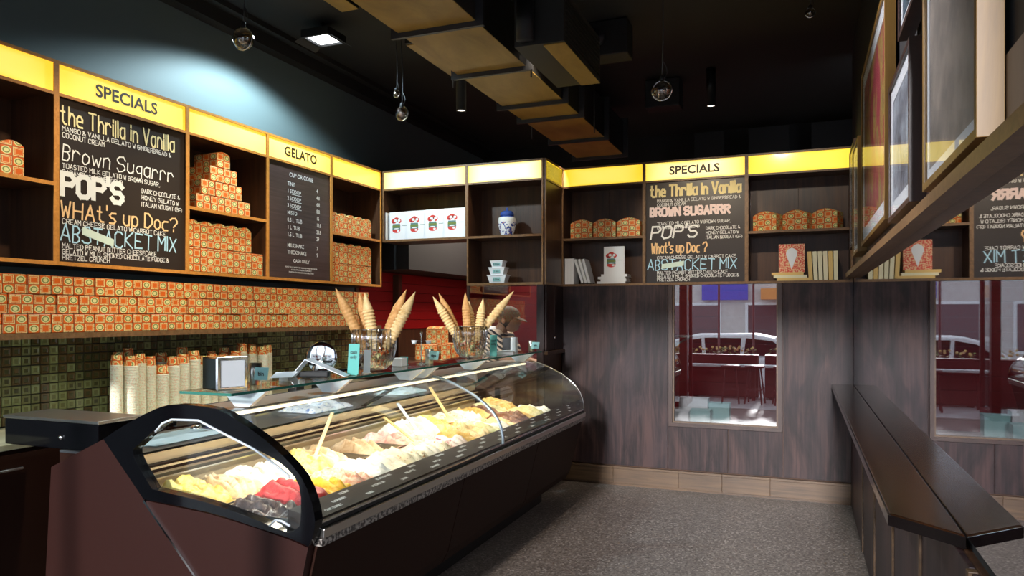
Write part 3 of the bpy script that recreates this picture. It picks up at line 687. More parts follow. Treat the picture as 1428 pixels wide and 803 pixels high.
def tub(loc, wt, wb, h, s, label):
    r = root('gelato_tub', label, 'tub', loc, 0, 'three stacked white tubs'); q = MB(); d = .1
    q.add([(-wb/2, -d*.4, 0), (wb/2, -d*.4, 0), (wb/2, d*.4, 0), (-wb/2, d*.4, 0), (-wt/2, -d*.5, h), (wt/2, -d*.5, h), (wt/2, d*.5, h), (-wt/2, d*.5, h)],
          [(3, 2, 1, 0), (0, 1, 5, 4), (1, 2, 6, 5), (2, 3, 7, 6), (3, 0, 4, 7)]); q.build('body', 'white', r)
    MB().box(-wt/2-.004, wt/2+.004, -d*.5-.004, d*.5+.004, h, h+.008).build('lid', 'white', r, bevel=.002)
    k = -d*.452; q = MB(); q.obox((0, k-.003, h*.5), (.035, 0, 0), (0, .0008, 0), (0, -d*.1*.28, h*.28)); q.build('label', 'tealp', r)
    q = MB(); text_mb(q, s, 0, h*.42, .018, k-.0065, 'CENTER', .01); q.build('lettering', 'ink', r)
tz = ZB+.0205
for wt, wb, h, s, lb in ((.175, .135, .065, '1.5 litre', 'largest white tub at the bottom of the stack below the porcelain jar'), (.15, .115, .058, '1 litre', 'middle white tub of the stack below the porcelain jar'), (.115, .09, .05, '0.5 litre', 'smallest white tub on top of the stack below the porcelain jar')):
    tub((-2.49, YP+.09, tz), wt, wb, h, s, lb); tz += h+.0085

# ================================================================ gelato display case
CY0, CY1, CO = 2.15, 5.62, (-2.15, 2.15, 0)
case = root('display_case', 'long curved glass gelato display case with mahogany panels and black end frame', 'display case', CO)
def CP(q, name, m, parent=None, **k):
    o = q.build(name, m, parent or case, **k)
    return o
def cm(): return MB(CO)
# end panels (near end)
CP(cm().prism([(-2.421, .774), (-2.641, .998), (-2.95, .86), (-3.0, .18), (-1.84, .18)], 'y', CY0+.004, CY0+.04), 'end_panel', 'mahog')
CP(cm().prism([(-2.412, .768), (-1.83, .18), (-1.76, .18), (-1.73, .26), (-1.636, .672), (-1.71, .690), (-1.874, .718), (-2.092, .748)], 'y', CY0+.004, CY0+.04), 'end_panel', 'mahog')
CP(cm().obox((-2.122, CY0, .473), (.296, 0, -.2965), (0, .004, 0), (.003, 0, .003)), 'trim_strip', 'chrome')
OUT = [(-2.421, 0.774), (-2.092, 0.755), (-1.874, 0.724), (-1.71, 0.698), (-1.632, 0.678), (-1.61, 0.724), (-1.607, 0.801), (-1.663, 0.923), (-1.79, 1.025), (-1.921, 1.096), (-2.057, 1.148), (-2.253, 1.156), (-2.364, 1.131), (-2.518, 1.063), (-2.641, 0.998)]
INN = [(-2.376, 0.817), (-2.092, 0.79), (-1.888, 0.754), (-1.726, 0.719), (-1.688, 0.734), (-1.666, 0.764), (-1.672, 0.892), (-1.751, 0.965), (-1.874, 1.012), (-2.057, 1.075), (-2.138, 1.103), (-2.271, 1.099), (-2.319, 1.08), (-2.44, 0.994), (-2.475, 0.943)]
def smooth_loop(A, corners):
    out = []; n = len(A)
    for i in range(n):
        p0, p1, p2, p3 = A[(i-1) % n], A[i], A[(i+1) % n], A[(i+2) % n]
        if i in corners: p0 = p1
        if (i+1) % n in corners: p3 = p2
        for t in (0, .33, .67):
            q = []
            for c in (0, 1):
                q.append(.5*((2*p1[c])+(-p0[c]+p2[c])*t+(2*p0[c]-5*p1[c]+4*p2[c]-p3[c])*t*t+(-p0[c]+3*p1[c]-3*p2[c]+p3[c])*t**3))
            out.append(tuple(q))
    return out
OL, IL = smooth_loop(OUT, (0, 4, 14)), smooth_loop(INN, (0,))
f_ = CP(cm().ring(OL, IL, 'y', CY0, CY0+.045), 'end_frame', 'black', bevel=.004)
CP(cm().prism(IL, 'y', CY0+.02, CY0+.025), 'end_glass', 'glass')
# bright gasket along the inner edge of the frame
g = [(-2.355, 1.045), (-2.319, 1.079), (-2.271, 1.097), (-2.138, 1.101), (-2.057, 1.073), (-1.874, 1.010), (-1.79, .968), (-1.71, .92)]
CP(cm().tube([(x, CY0-.002, z) for x, z in g], .0045, 6), 'gasket', 'alu')
CP(cm().tube([(x, CY0-.002, z) for x, z in [(-1.80, .735), (-1.775, .758), (-1.745, .757), (-1.71, .744)]], .0045, 6), 'gasket', 'alu')
# curved front glass, two lifts
GP = [(-2.073, 1.131), (-2.0, 1.118), (-1.93, 1.094), (-1.86, 1.062), (-1.79, 1.027), (-1.73, .982), (-1.68, .937), (-1.645, .89), (-1.625, .84), (-1.615, .79), (-1.614, .755)]
M['jointm'] = mat('blue_grey_joint', (.30, .38, .45), .3, .5)
def gcurve(y0, y1):
    q = cm(); n = len(GP); q.smooth = True; t = .005
    import itertools
    A = GP; B = [(x-.005, z-.002) for x, z in GP]
    a0 = [(x, y0, z) for x, z in A]; a1 = [(x, y1, z) for x, z in A]; b0_ = [(x, y0, z) for x, z in B]; b1_ = [(x, y1, z) for x, z in B]
    q.add(a0+a1, [(i, i+1, n+i+1, n+i) for i in range(n-1)], True); q.add(b0_+b1_, [(i, n+i, n+i+1, i+1) for i in range(n-1)], True)
    q.add(a0+b0_, [(i, n+i, n+i+1, i+1) for i in range(n-1)], False); q.add(a1+b1_, [(i, i+1, n+i+1, n+i) for i in range(n-1)], False)
    q.add([a0[0], a1[0], b1_[0], b0_[0]], [(0, 1, 2, 3)], False); q.add([a0[-1], b0_[-1], b1_[-1], a1[-1]], [(0, 1, 2, 3)], False)
    return q
for (a_, b_) in ((CY0+.046, 3.925), (3.94, CY1)):
    CP(gcurve(a_, b_), 'curved_glass', 'glass')
    for yy in ((b_,) if b_ < 4 else (a_+.003, b_)):
        q = cm(); q.tube([(x+.002, yy, z+.001) for x, z in GP], .0035 if b_ > 4 else .008, 8); CP(q, 'glass_edge', 'chrome' if b_ > 4 else 'jointm')
# far end clear pane
CP(cm().prism([(-2.6, .80), (-2.6, 1.0), (-2.4, 1.10), (-2.06, 1.145)]+GP[1:]+[(-1.7, .74)], 'y', CY1-.008, CY1-.002), 'end_glass', 'glass')
# front ledge: rail, bumper, speckled strip, panels
CP(cm().box(-1.628, -1.608, CY0+.045, CY1, .7505, .757), 'glass_rail', 'chrome')
CP(cm().box(-1.632, -1.612, CY0+.045, CY1, .734, .750), 'seal', 'blackm')
CP(cm().prism([(-1.66, .695), (-1.598, .697), (-1.596, .731), (-1.66, .733)], 'y', CY0+.045, CY1+.002), 'bumper', 'steel', bevel=.003)
CP(cm().box(-1.66, -1.606, CY0+.045, CY1, .667, .694), 'speckled_strip', noisy('grey_speckled_reflection', (.06, .05, .045), (.42, .38, .34), 70, .4, 2, stops=(.45, .58)))  # mottled reflection along the ledge, put into the colour
seams = [CY0+.042, 3.44, 4.59, CY1]
for a_, b_ in zip(seams, seams[1:]):
    CP(cm().prism([(-1.645, .666), (-1.625, .666), (-1.725, .262), (-1.76, .20), (-1.79, .20)], 'y', a_+.003, b_-.003), 'front_panel', 'mahogd')
CP(cm().prism([(-1.66, .665), (-1.80, .19), (-2.95, .19), (-2.95, .60), (-1.66, .60)], 'y', CY0+.042, CY1), 'carcass', 'blackm')
CP(cm().box(-2.85, -1.95, CY0+.15, CY1-.05, 0, .189), 'toe_kick', 'blackm')
# interior
M['deckm'] = mat('dull_steel_deck', (.16, .17, .18), .35, .8)
CP(cm().box(-2.56, -1.72, CY0+.05, CY1-.01, .602, .612), 'well_floor', 'cream')
CP(cm().box(-2.575, -2.56, CY0+.05, CY1-.01, .602, .925), 'well_back', 'cream')
CP(cm().prism([(-1.632, .745), (-1.632, .762), (-1.752, .785), (-1.76, .785), (-1.76, .612), (-1.735, .612)], 'y', CY0+.05, CY1-.012), 'label_sill', noisy('brown_label_strip', (.022, .014, .011), (.04, .028, .022), 3, .6, Specular_IOR_Level=.1))
for k, (z0, z1) in enumerate(((.838, .848), (.853, .863), (.868, .874))):
    CP(cm().box(-2.56, -2.535+.006*k, CY0+.05, CY1-.012, z0, z1), 'vent_slat', 'mahogd' if k != 1 else 'cream')
CP(cm().box(-2.56, -2.50, CY0+.05, CY1-.012, .815, .822), 'pan_rail', 'steel')
CP(cm().box(-2.95, -2.575, CY0+.042, CY1, .605, .915), 'rear_deck', 'mahogd')
CP(cm().box(-2.95, -2.56, CY0+.042, CY1, .916, .926), 'deck_top', 'deckm')
CP(cm().box(-2.38, -2.335, CY1-.004, CY1+.006, .62, .9), 'end_post', 'black')
# joint pillar, sloped cheeks behind, canopy with lamp
CP(cm().prism([(-2.58, .93), (-2.54, .93), (-2.23, 1.11), (-2.27, 1.11)], 'y', 3.92, 3.945), 'canopy_strut', 'black')
CP(cm().prism([(-2.58, .93), (-2.54, .93), (-2.23, 1.11), (-2.27, 1.11)], 'y', CY1-.03, CY1-.01), 'canopy_strut', 'black')
CP(cm().prism([(-2.30, 1.116), (-2.09, 1.116), (-2.075, 1.121), (-2.075, 1.130), (-2.30, 1.130)], 'y', CY0+.05, CY1), 'canopy', 'steel', bevel=.002)
CP(cm().box(-2.32, -2.30, CY0+.05, CY1, 1.06, 1.130), 'canopy_back', 'blackm')
lampm = mat('case_lamp_glow', (1, 1, 1), .5, emit=(1.0, .86, .58), estr=2.6)
CP(cm().tube([(-2.09, CY0+.10, 1.109), (-2.09, CY1-.05, 1.109)], .0065, 8), 'lamp_tube', lampm)
for yy in (3.0, 4.75):
    l_ = light('case_lamp_light', 'AREA', (-2.10, yy, 1.098), 9.5, (1.0, .89, .70), (-2.06+.05, yy, .6), shape='RECTANGLE', size=1.65, size_y=.03)
    l_.rotation_euler = (0, 0, PI/2)
# brackets and the glass shelf above
for yy in (2.34, 2.92, 3.64, 3.80, 4.50, 5.45):
    CP(cm().prism([(-2.195, 1.2), (-1.968, 1.2), (-2.055, 1.1345), (-2.125, 1.1345)], 'y', yy-.012, yy+.012), 'shelf_bracket', 'alu')
CP(cm().box(-2.21, -1.96, CY0-.02, 3.70, 1.201, 1.213), 'glass_shelf', 'glassshelf', bevel=.001)
CP(cm().box(-2.21, -1.96, 3.705, 5.60, 1.201, 1.213), 'glass_shelf', 'glassshelf', bevel=.001)
M['gedge'] = mat('green_glass_edge', (.03, .16, .12), .1)
CP(cm().box(-1.9595, -1.9575, CY0-.02, 5.60, 1.202, 1.212), 'shelf_edge', 'gedge')
CP(cm().box(-2.21, -1.96, CY0-.0225, CY0-.0205, 1.202, 1.212), 'shelf_edge', 'gedge')
# flavour labels
NAMES = ['CHOC SORBET', 'RASPBERRY', 'COCONUT', 'MANGO', 'WATERMELON', 'BLOOD ORANGE', 'LEMON', 'PINEAPPLE', 'GINGER', 'CINNAMON', 'NUTELLA', 'TIRAMISU', 'HAZELNUT', 'PISTACHIO', 'VANILLA', 'BACIO', 'COOKIES', 'HONEY', 'FIOR DI LATTE', 'YOGHURT', 'RUM RAISIN',
         'COFFEE', 'MACADAMIA', 'DULCE', 'BANANA', 'LICORICE', 'PEANUT', 'WHITE CHOC', 'CARAMEL', 'FIG', 'CASSATA', 'STRAWBERRY', 'ALMOND', 'RICE', 'MOCHA', 'PEAR']
q = cm()
for i, s_ in enumerate(NAMES):
    y = CY0+.14+i*.0935; lane = i % 3; t = .15+.3*lane
    x0 = -1.636-(.118)*(t); z0 = .7635+.0225*t+.0008; L = len(s_)*.0105
    sub = MB(); scrawl(sub, s_, 0, 0, .013, 1, 0, .2, .05, 0, L*.95)
    ux, uz = -.118/.1201, .0225/.1201
    q.add([(x0+p[2]*ux, y+p[0], z0+p[2]*uz) for p in sub.v], [tuple(f) for f in sub.f])
CP(q, 'flavour_lettering', 'paper')

# pans of gelato
def heap(w_, d, base, amp, seed, kind):
    nx, ny = 22, 40; q = MB(); q.smooth = True; v = []
    for j in range(ny+1):
        for i in range(nx+1):
            u, t = i/nx*2-1, j/ny*2-1
            e = max(0, 1-abs(u)**3.0)*max(0, 1-abs(t)**4.0)
            p = Vector((i/nx*w_*14+seed*7.1, j/ny*d*14, seed*3.3))
            n1 = noise.noise(p*.55); n2 = noise.ridged_multi_fractal(p*.9, .9, 2.1, 4, 1.0, 2.0)*.35; sw = math.sin((u*2.2+t*3.4+n1*2.6)*2.6)
            z = base*(e**.45)+e*(amp*(.5*n1+.6*n2-.3)+amp*.25*sw)+e*(.010*noise.noise(p*2.3)+.006*noise.noise(p*5.5))
            v.append(((i/nx-.5)*w_, (j/ny-.5)*d, max(z, -.015)))
    f = [(j*(nx+1)+i, j*(nx+1)+i+1, (j+1)*(nx+1)+i+1, (j+1)*(nx+1)+i) for j in range(ny) for i in range(nx)]
    q.add(v, f); return q
def gel(name, a, b, c=None, sc=26):
    m = mat('gelato_'+name, a, .45, Subsurface_Weight=.0); t = NT(m); v = t.coord(); n = t.noise(v, sc, 4, .6, 1.5)
    st = [(.36, a), (.56, b)]+([(.66, c)] if c else []); t.base(t.ramp(n, st)); t.bump(t.noise(v, 90, 3, .6, .5), .35, .004); return m
GEL = {'lemon yellow': gel('lemon', (.84, .58, .07), (.90, .74, .28)), 'peach': gel('peach', (.80, .50, .26), (.86, .68, .44)), 'raspberry red': gel('raspberry', (.38, .01, .015), (.62, .05, .05)),
       'dark chocolate and white swirl': gel('choc_swirl', (.025, .012, .012), (.10, .06, .05), (.75, .72, .68), 18), 'cream white': gel('cream', (.88, .82, .66), (.92, .88, .78)),
       'golden mango': gel('mango', (.86, .42, .015), (.90, .60, .06)), 'pink watermelon': gel('watermelon', (.80, .25, .16), (.86, .55, .40), (.9, .7, .5)),
       'cool white coconut': gel('coconut', (.74, .80, .80), (.84, .88, .86)), 'pale vanilla with brown crumbs': gel('crumb', (.86, .76, .52), (.90, .82, .62), (.42, .22, .08), 34),
       'biscuit brown': gel('biscuit', (.66, .42, .16), (.84, .66, .36), (.5, .28, .1), 30), 'white with purple berry swirl': gel('berry', (.88, .80, .72), (.84, .66, .60), (.30, .05, .09), 22),
       'chocolate brown': gel('choc', (.12, .045, .02), (.24, .10, .05), (.35, .18, .1)), 'honey gold': gel('honey', (.58, .33, .07), (.74, .50, .16)), 'pale pistachio': gel('pistachio', (.48, .46, .20), (.66, .60, .32)),
       'strawberry pink': gel('strawberry', (.78, .34, .30), (.86, .62, .52)), 'coffee beige': gel('coffee', (.55, .36, .20), (.70, .52, .34))}
FR = ['dark chocolate and white swirl', 'raspberry red', 'golden mango', 'pink watermelon', 'cool white coconut', 'cream white', 'pale vanilla with brown crumbs', 'cream white', 'pale vanilla with brown crumbs', 'white with purple berry swirl',
      'honey gold', 'biscuit brown', 'pale pistachio', 'cream white', 'biscuit brown', 'chocolate brown', 'honey gold', 'pale pistachio', 'cream white', None]
RR = ['lemon yellow', 'peach', 'cream white', 'cream white', 'lemon yellow', 'peach', None, 'coffee beige', None, 'strawberry pink', 'cream white', 'cream white', 'lemon yellow', 'honey gold', 'pale vanilla with brown crumbs', 'cream white', 'honey gold', 'chocolate brown', 'pale pistachio', 'honey gold']
pan_m = MB(); a, b, hh = .172, .0815, .13     # half length (x), half width (y)
pan_m.ring([(-a, -b), (a, -b), (a, b), (-a, b)], [(-a+.006, -b+.006), (a-.006, -b+.006), (a-.006, b-.006), (-a+.006, b-.006)], 'z', 0, hh)
pan_m.box(-a+.006, a-.006, -b+.006, b-.006, 0, .004)
pan_mesh = pan_m.mesh('pan_body', 'steel')
rim_mesh = MB().ring([(-a-.004, -b-.001), (a+.004, -b-.001), (a+.004, b+.001), (-a-.004, b+.001)], [(-a+.004, -b+.004), (a-.004, -b+.004), (a-.004, b-.004), (-a+.004, b-.004)], 'z', hh, hh+.003).mesh('rim', 'chrome')
for row, (lst, xc) in enumerate(((FR, -1.945), (RR, -2.318))):
    for i, fl in enumerate(lst):
        y = CY0+.145+i*.1685; nm = ('front', 'rear')[row]
        r = root('gelato_pan', 'pan %s, %s from near end, %s row' % (('of %s gelato' % fl) if fl else 'scraped nearly empty', ORD[i+1], nm), 'gelato pan', (xc, y, .614), 0, 'gelato pans in the display case')
        for nme, me in (('pan_body', pan_mesh), ('rim', rim_mesh)):
            o = bpy.data.objects.new(nme, me); COL.objects.link(o); o.parent = r
        if fl:
            hb = (.075 if row == 0 else .085)+rnd.uniform(-.012, .025)
            if row == 0 and i in (0,): hb = .06
            o = heap(.334, .152, hb, .065, i*1.7+row*31, 0).build('gelato', GEL[fl], r); o.location = (0, 0, .10)
        else:
            o = heap(.334, .152, .012, .02, i*1.7+row*31, 0).build('gelato', GEL['coffee beige'], r); o.location = (0, 0, .055)
# spatulas standing in the pans
spm = mat('ivory_plastic', (.80, .58, .25), .35)
def spatula(p0, p1, m, label, wide=.03):
    p0, p1 = Vector(p0), Vector(p1); r = root('spatula', label, 'spatula', p0, 0, 'spatulas in the gelato'); d = (p1-p0); L = d.length; d.normalize(); s_ = d.cross(Vector((0, 0, 1))).normalized(); n_ = s_.cross(d)
    q = MB(); q.obox(d*L*.5, d*L*.5, s_*wide*.35, n_*.004); q.build('handle', m, r, bevel=.003)
    q = MB(); q.obox(d*-.02, d*.03, s_*wide, n_*.003); q.build('blade', m, r, bevel=.002)
spatula((-2.0, 3.60, .79), (-2.30, 3.74, .90), spm, 'ivory spatula lying across the empty pans near the middle of the case')
spatula((-2.25, 3.02, .80), (-2.42, 3.40, .96), spm, 'ivory spatula with long handle standing in the rear white gelato')
spatula((-2.16, 3.9, .80), (-2.44, 4.14, .93), M['alu'], 'white spatula in the rear row just left of the glass joint')
spatula((-2.25, 4.5, .80), (-2.46, 4.62, .99), spm, 'ivory spatula standing beyond the glass joint beside the chocolate gelato', .035)
# things on the rear deck
def cloth(loc, w_, d, m, label, seed, name='folded_cloth', h=.012):
    q = MB(); q.smooth = True; nx = 14; v = []
    for k in (1, 0):
        for j in range(nx+1):
            for i in range(nx+1):
                p = Vector((i*.35+seed, j*.35, seed)); e = 1-max(abs(i/nx*2-1), abs(j/nx*2-1))**4
                v.append(((i/nx-.5)*w_, (j/nx-.5)*d, (h*(.5+abs(noise.noise(p)))*e+.003) if k else 0))
    n = nx+1; f = [(j*n+i, j*n+i+1, (j+1)*n+i+1, (j+1)*n+i) for j in range(nx) for i in range(nx)]
    f += [(n*n+j*n+i, n*n+(j+1)*n+i, n*n+(j+1)*n+i+1, n*n+j*n+i+1) for j in range(nx) for i in range(nx)]
    q.add(v, f); o = q.build(name, m); o.location = loc; tag(o, label, 'cloth'); return o
M['palecloth'] = mat('pale_blue_cloth', (.55, .68, .72), .8)
cloth((-2.75, 2.62, .927), .26, .46, 'palecloth', 'pale blue folded cloth on the rear deck at the near end of the case', 2.)
o = cloth((-2.80, 3.02, .927), .14, .22, mat('blue_glove_rubber', (.05, .12, .55), .5), 'crumpled blue rubber glove lying beside the folded cloth', 9., 'rubber_glove', .03)
cloth((-2.76, 3.72, .927), .26, .40, noisy('white_print_plastic', (.75, .8, .85), (.15, .25, .5), 30, .4, stops=(.55, .62)), 'crumpled white and blue plastic packet behind the glass in mid case', 5., 'plastic_packet', .05)
cloth((-2.76, 4.75, .927), .24, .34, 'palecloth', 'pale blue cloth on the rear deck beyond the glass joint', 14., 'folded_cloth', .04)
sc_ = root('scoop', 'small chrome gelato scoop resting on the pale blue cloth', 'scoop', (-2.72, 2.72, .945))
q = MB(); q.ball((0, 0, .012), .028, 12, 6, (1, 1, .6)); q.build('bowl', 'chrome', sc_); MB().tube([(0, .02, .016), (.0, .16, .022)], .008).build('handle', 'black', sc_)
tb = root('till_box', 'black box with brushed steel top behind the near end of the case', 'box', (-2.95, 2.3, .92))
MB().box(-.38, .20, -.12, .10, 0, .115).build('body', 'black', tb, bevel=.004); MB().box(-.385, .205, -.125, .105, .116, .130).build('top', 'steel', tb, bevel=.002)
MB().lathe([(.001, -.010), (.010, -.008), (.012, 0)], (-.02, -.121, .05), 10, 'y').build('knob', 'chrome', tb)
tb.location = (-2.93, 2.32, .928)

# ================================================================ things on the glass shelf
GZ = 1.2142
def jar(loc, label, cones, seed):
    r = root('glass_jar', label, 'jar', loc, 0, 'ribbed glass jars of waffle cones')
    pr = [(.001, .004), (.052, .003), (.062, .006), (.084, .028), (.101, .065), (.111, .11), (.116, .16), (.114, .213), (.110, .214), (.112, .16), (.107, .11), (.097, .066), (.080, .032), (.05, .012), (.001, .010)]
    MB().lathe(pr, n=56, rib=.013, ribn=28).build('bowl', 'jar', r)
    op = [(r_+.0016, z_) for r_, z_ in pr[3:9]]; q = MB()
    for k in range(28):
        a = 2*PI*k/28; q.tube([(r_*math.cos(a), r_*math.sin(a), z_) for r_, z_ in op], .0022, 4)
    q.build('ribs', 'jarrib', r)['kind'] = 'stuff'
    q = MB(); q.tube([(.111*math.cos(2*PI*k/40), .111*math.sin(2*PI*k/40), .2135) for k in range(41)], .0028, 6, caps=False); q.build('rim', 'jarrib', r)
    rn = random.Random(seed); q = MB()
    for k in range(60):
        a = rn.uniform(0, 6.3); z = rn.uniform(.022, .105); rr = rn.uniform(0, .28+z*3.6)*.1+.0; c = Vector((rr*math.cos(a), rr*math.sin(a), z)); rot = Matrix.Rotation(rn.uniform(0, 3), 3, Vector((rn.random(), rn.random(), rn.random())).normalized())
        q.obox(c, rot@Vector((.02, 0, 0)), rot@Vector((0, .012, 0)), rot@Vector((0, 0, .005)))
    o = q.build('wrapped_biscuits', 'print', r); o['kind'] = 'stuff'
    for k, (bx, by, tx, ty, tz, kind) in enumerate(cones):
        cone_thing((loc[0]+bx, loc[1]+by, loc[2]+.115), (loc[0]+tx, loc[1]+ty, loc[2]+tz), kind, k, label, seed)
def cone_thing(b, t, kind, k, jl, seed):
    b, t = Vector(b), Vector(t); d = t-b; L = d.length
    o = root('waffle_cone', '%s waffle cone, %s from the left in the %s jar' % (('golden', 'pale ringed')[kind], ORD[k+1], 'nearer' if seed == 1 else 'farther'), 'waffle cone', b, 0, 'waffle cones in the %s jar' % ('nearer' if seed == 1 else 'farther'))
    o.rotation_euler = d.to_track_quat('Z', 'Y').to_euler(); q = MB(); pr = []; n = 110
    for i in range(n+1):
        s = i/n; z = s*L
        rr = .022+.006*min(1, s*3) if s < .68 else .028*(1-max(0, (s-.68))/.32)**.85
        if .02 < s < .70: rr += (.0011, .0034)[kind]*math.sin(s*2*PI*17)
        pr.append((max(rr, .0012), z))
    q.lathe(pr, n=14); q.build('wafer', ('waffle', 'waffle_pale')[kind], o)
    MB().lathe([(.019, .0), (.015, .004), (.001, .006)], n=12).build('rolled_end', 'waffle', o)
# right of the picture is (+.93,+.37); towards the camera mostly -y
def off(dx, dz, dy=0): return (dx*.88-dy*.47, dx*.47+dy*.88, dz)
def cset(l):
    out = []
    for i, (b, t, z, k) in enumerate(l):
        dy = (0, .055, -.05, .03, -.045, .0)[i]; out.append((*off(b*1.6, 0, dy)[:2], *off(t, 0, dy*1.3)[:2], z, k))
    return out
jar((-2.085, 3.30, GZ), 'nearer ribbed glass jar of long waffle cones on the glass shelf', cset([(-.03, -.20, .43, 0), (-.02, -.085, .41, 0), (.005, -.045, .405, 1), (.02, .165, .425, 0), (.04, .215, .41, 1)]), 1)
jar((-2.085, 4.49, GZ), 'farther ribbed glass jar of long waffle cones on the glass shelf', cset([(-.045, -.25, .415, 1), (-.035, -.21, .44, 0), (-.01, -.035, .44, 0), (.01, -.005, .385, 1), (.03, .085, .40, 1), (.015, .30, .455, 1)]), 2)
# napkin dispenser
nd = root('napkin_dispenser', 'chrome napkin dispenser with white napkins at the near end of the glass shelf', 'napkin dispenser', (-2.085, 2.23, GZ), 1.22)
MB().box(-.062, .062, -.058, .062, 0, .128).build('case', 'chrome', nd, bevel=.006)
MB().ring([(-.062, .0), (.062, .0), (.062, .128), (-.062, .128)], [(-.048, .013), (.048, .013), (.048, .115), (-.048, .115)], 'y', -.064, -.058).build('face_frame', 'chrome', nd, bevel=.002)
MB().box(-.047, .047, -.062, -.0585, .014, .114).build('napkins', 'paper', nd)
# cup with small sign
def cup_sign(loc, rz, words, label, h=.085):
    r = root('steel_cup', label, 'cup', loc, rz)
    MB().lathe([(.001, 0), (.024, 0), (.027, h), (.0255, h), (.023, .003), (.001, .003)], n=18).build('cup_body', 'steel', r)
    q = MB(); q.obox((.040, -.022, .048), (.034, 0, 0), (0, .001, .0002), (0.004, 0, .026)); q.build('sign_card', 'tealp', r)
    q = MB(); text_mb(q, words, .042, .04, .024, -.0245, 'CENTER', .02); q.build('lettering', 'ink', r)
cup_sign((-2.10, 2.42, GZ), .1, 'bin', 'steel cup with a pale teal sign reading bin beside the napkin dispenser', .09)
cup_sign((-2.08, 3.90, GZ), .0, 'tips', 'steel tumbler with a small teal card between the two cone jars')
cup_sign((-2.02, 5.52, GZ), .0, 'bin', 'steel cup with a pale teal card at the far end of the glass shelf')
def standing_card(loc, rz, w_, h, m, lines, label, tilt=-.1, name='card_stand'):
    r = root(name, label, 'sign', loc, rz)
    q = MB(); q.obox((0, h*.5*-math.sin(tilt), h*.5*math.cos(tilt)), (w_/2, 0, 0), (0, .0012, 0), (0, -h/2*math.sin(tilt), h/2*math.cos(tilt))); q.build('card', m, r)
    MB().box(-w_/2, w_/2, -.012, .012, 0, .004).build('foot', m, r)
    if lines:
        q = MB()
        for i, s_ in enumerate(lines): text_mb(q, s_, 0, h*(.68-.15*i), .022, 0, 'CENTER', .02)
        q.v = [(x, y-math.sin(tilt)*z-.0022, z) for x, y, z in q.v]; q.build('lettering', 'ink', r)
    return r
standing_card((-2.01, 2.99, GZ), .05, .060, .15, 'tealcard', ('cash', 'only'), 'tall teal card reading cash only left of the nearer cone jar')
standing_card((-2.01, 3.11, GZ), .1, .036, .115, 'paper', (), 'small blank white card between the teal card and nearer cone jar')
standing_card((-2.02, 4.74, GZ), .2, .05, .15, 'tealcard', ('cash', 'only'), 'tall teal card reading cash only right of the farther cone jar')
standing_card((-2.14, 3.70, GZ), -.15, .055, .05, 'tealcard', ('tips',), 'small teal card left of the steel spoon stand')
# white folded stand with black device behind, chrome disc
ts = root('folded_stand', 'white folded metal sheet leaning over the middle of the shelf, left of the teal card', 'stand', (-2.08, 2.80, GZ), .4)
q = MB(); q.add([(-.11, -.05, 0), (-.11, .06, 0), (-.04, .06, .085), (-.04, -.05, .085), (.14, -.05, .006), (.14, .06, .006)], [(0, 1, 2, 3), (3, 2, 5, 4)])
o = q.build('folded_sheet', 'alu', ts); sm_ = o.modifiers.new('s', 'SOLIDIFY'); sm_.thickness = .003
MB().box(-.075, .06, -.02, .03, .0, .03).build('pad', 'blackm', ts, bevel=.008)
cardw = root('paper_slip', 'white paper slip on a clip left of the folded white stand', 'paper', (-2.10, 2.60, GZ), .3)
q = MB(); q.obox((0, 0, .028), (.05, 0, .002), (0, .035, .010), (0, 0, .0006)); q.build('slip', 'paper', cardw); MB().box(-.02, .02, -.01, .03, 0, .016).build('clip', 'steel', cardw)
cdx = root('chrome_disc', 'round chrome mirror disc standing behind the folded white stand', 'mirror', (-2.19, 2.99, GZ))
MB().lathe([(.001, .012), (.05, .010), (.075, 0), (.078, -.002), (.074, -.006), (.001, -.004)], (0, 0, .080), 28, 'y').build('disc', 'chrome', cdx); MB().box(-.03, .03, -.006, .03, 0, .006).build('foot', 'chrome', cdx)
cdx.rotation_euler = (0, 0, PI+.3)
# spoon stand: mast with two small cups
ssd = root('spoon_stand', 'slim chrome mast with two side cups between the two cone jars', 'stand', (-2.08, 3.80, GZ), .35)
MB().lathe([(.03, 0), (.03, .004), (.006, .010)], n=18, close=True).build('foot', 'chrome', ssd); MB().tube([(0, 0, .006), (0, 0, .16), (.006, 0, .185), (0, 0, .198), (-.006, 0, .185), (0, 0, .165)], .0032).build('mast', 'chrome', ssd)
for s in (-1, 1):
    MB().tube([(0, 0, .135), (s*.028, 0, .138)], .002).build('arm', 'chrome', ssd)
    MB().lathe([(.001, .118), (.012, .118), (.017, .140), (.015, .140), (.001, .122)], (s*.042, 0, 0), 14).build('cup_holder', 'alu', ssd)
wb = MB().box(0, .065, 0, .06, 0, .045).build('paper_stack', 'paper', bevel=.002); wb.location = (-2.16, 3.60, GZ); tag(wb, 'little stack of white slips left of the spoon stand', 'paper')
pt = root('paper_tray', 'low steel tray of white papers right of the farther cone jar', 'tray', (-2.08, 5.02, GZ), .3)
MB().ring([(-.1, -.06), (.1, -.06), (.1, .06), (-.1, .06)], [(-.097, -.057), (.097, -.057), (.097, .057), (-.097, .057)], 'z', 0, .018).build('tray', 'steel', pt)
q = MB(); q.obox((0, 0, .022), (.09, 0, .006), (0, .05, 0), (0, 0, .002)); q.build('papers', 'paper', pt)
bx_ = root('card_reader', 'black box with a white front beside the cup at the far end', 'box', (-2.16, 5.36, GZ), .0)
MB().box(-.035, .035, -.03, .03, 0, .11).build('body', 'blackm', bx_, bevel=.003); MB().box(.036, .075, -.03, .02, 0, .115).build('white_side', 'paper', bx_)
ut = root('utensil', 'black handled utensil lying behind the teal card', 'utensil', (-2.17, 3.10, GZ))
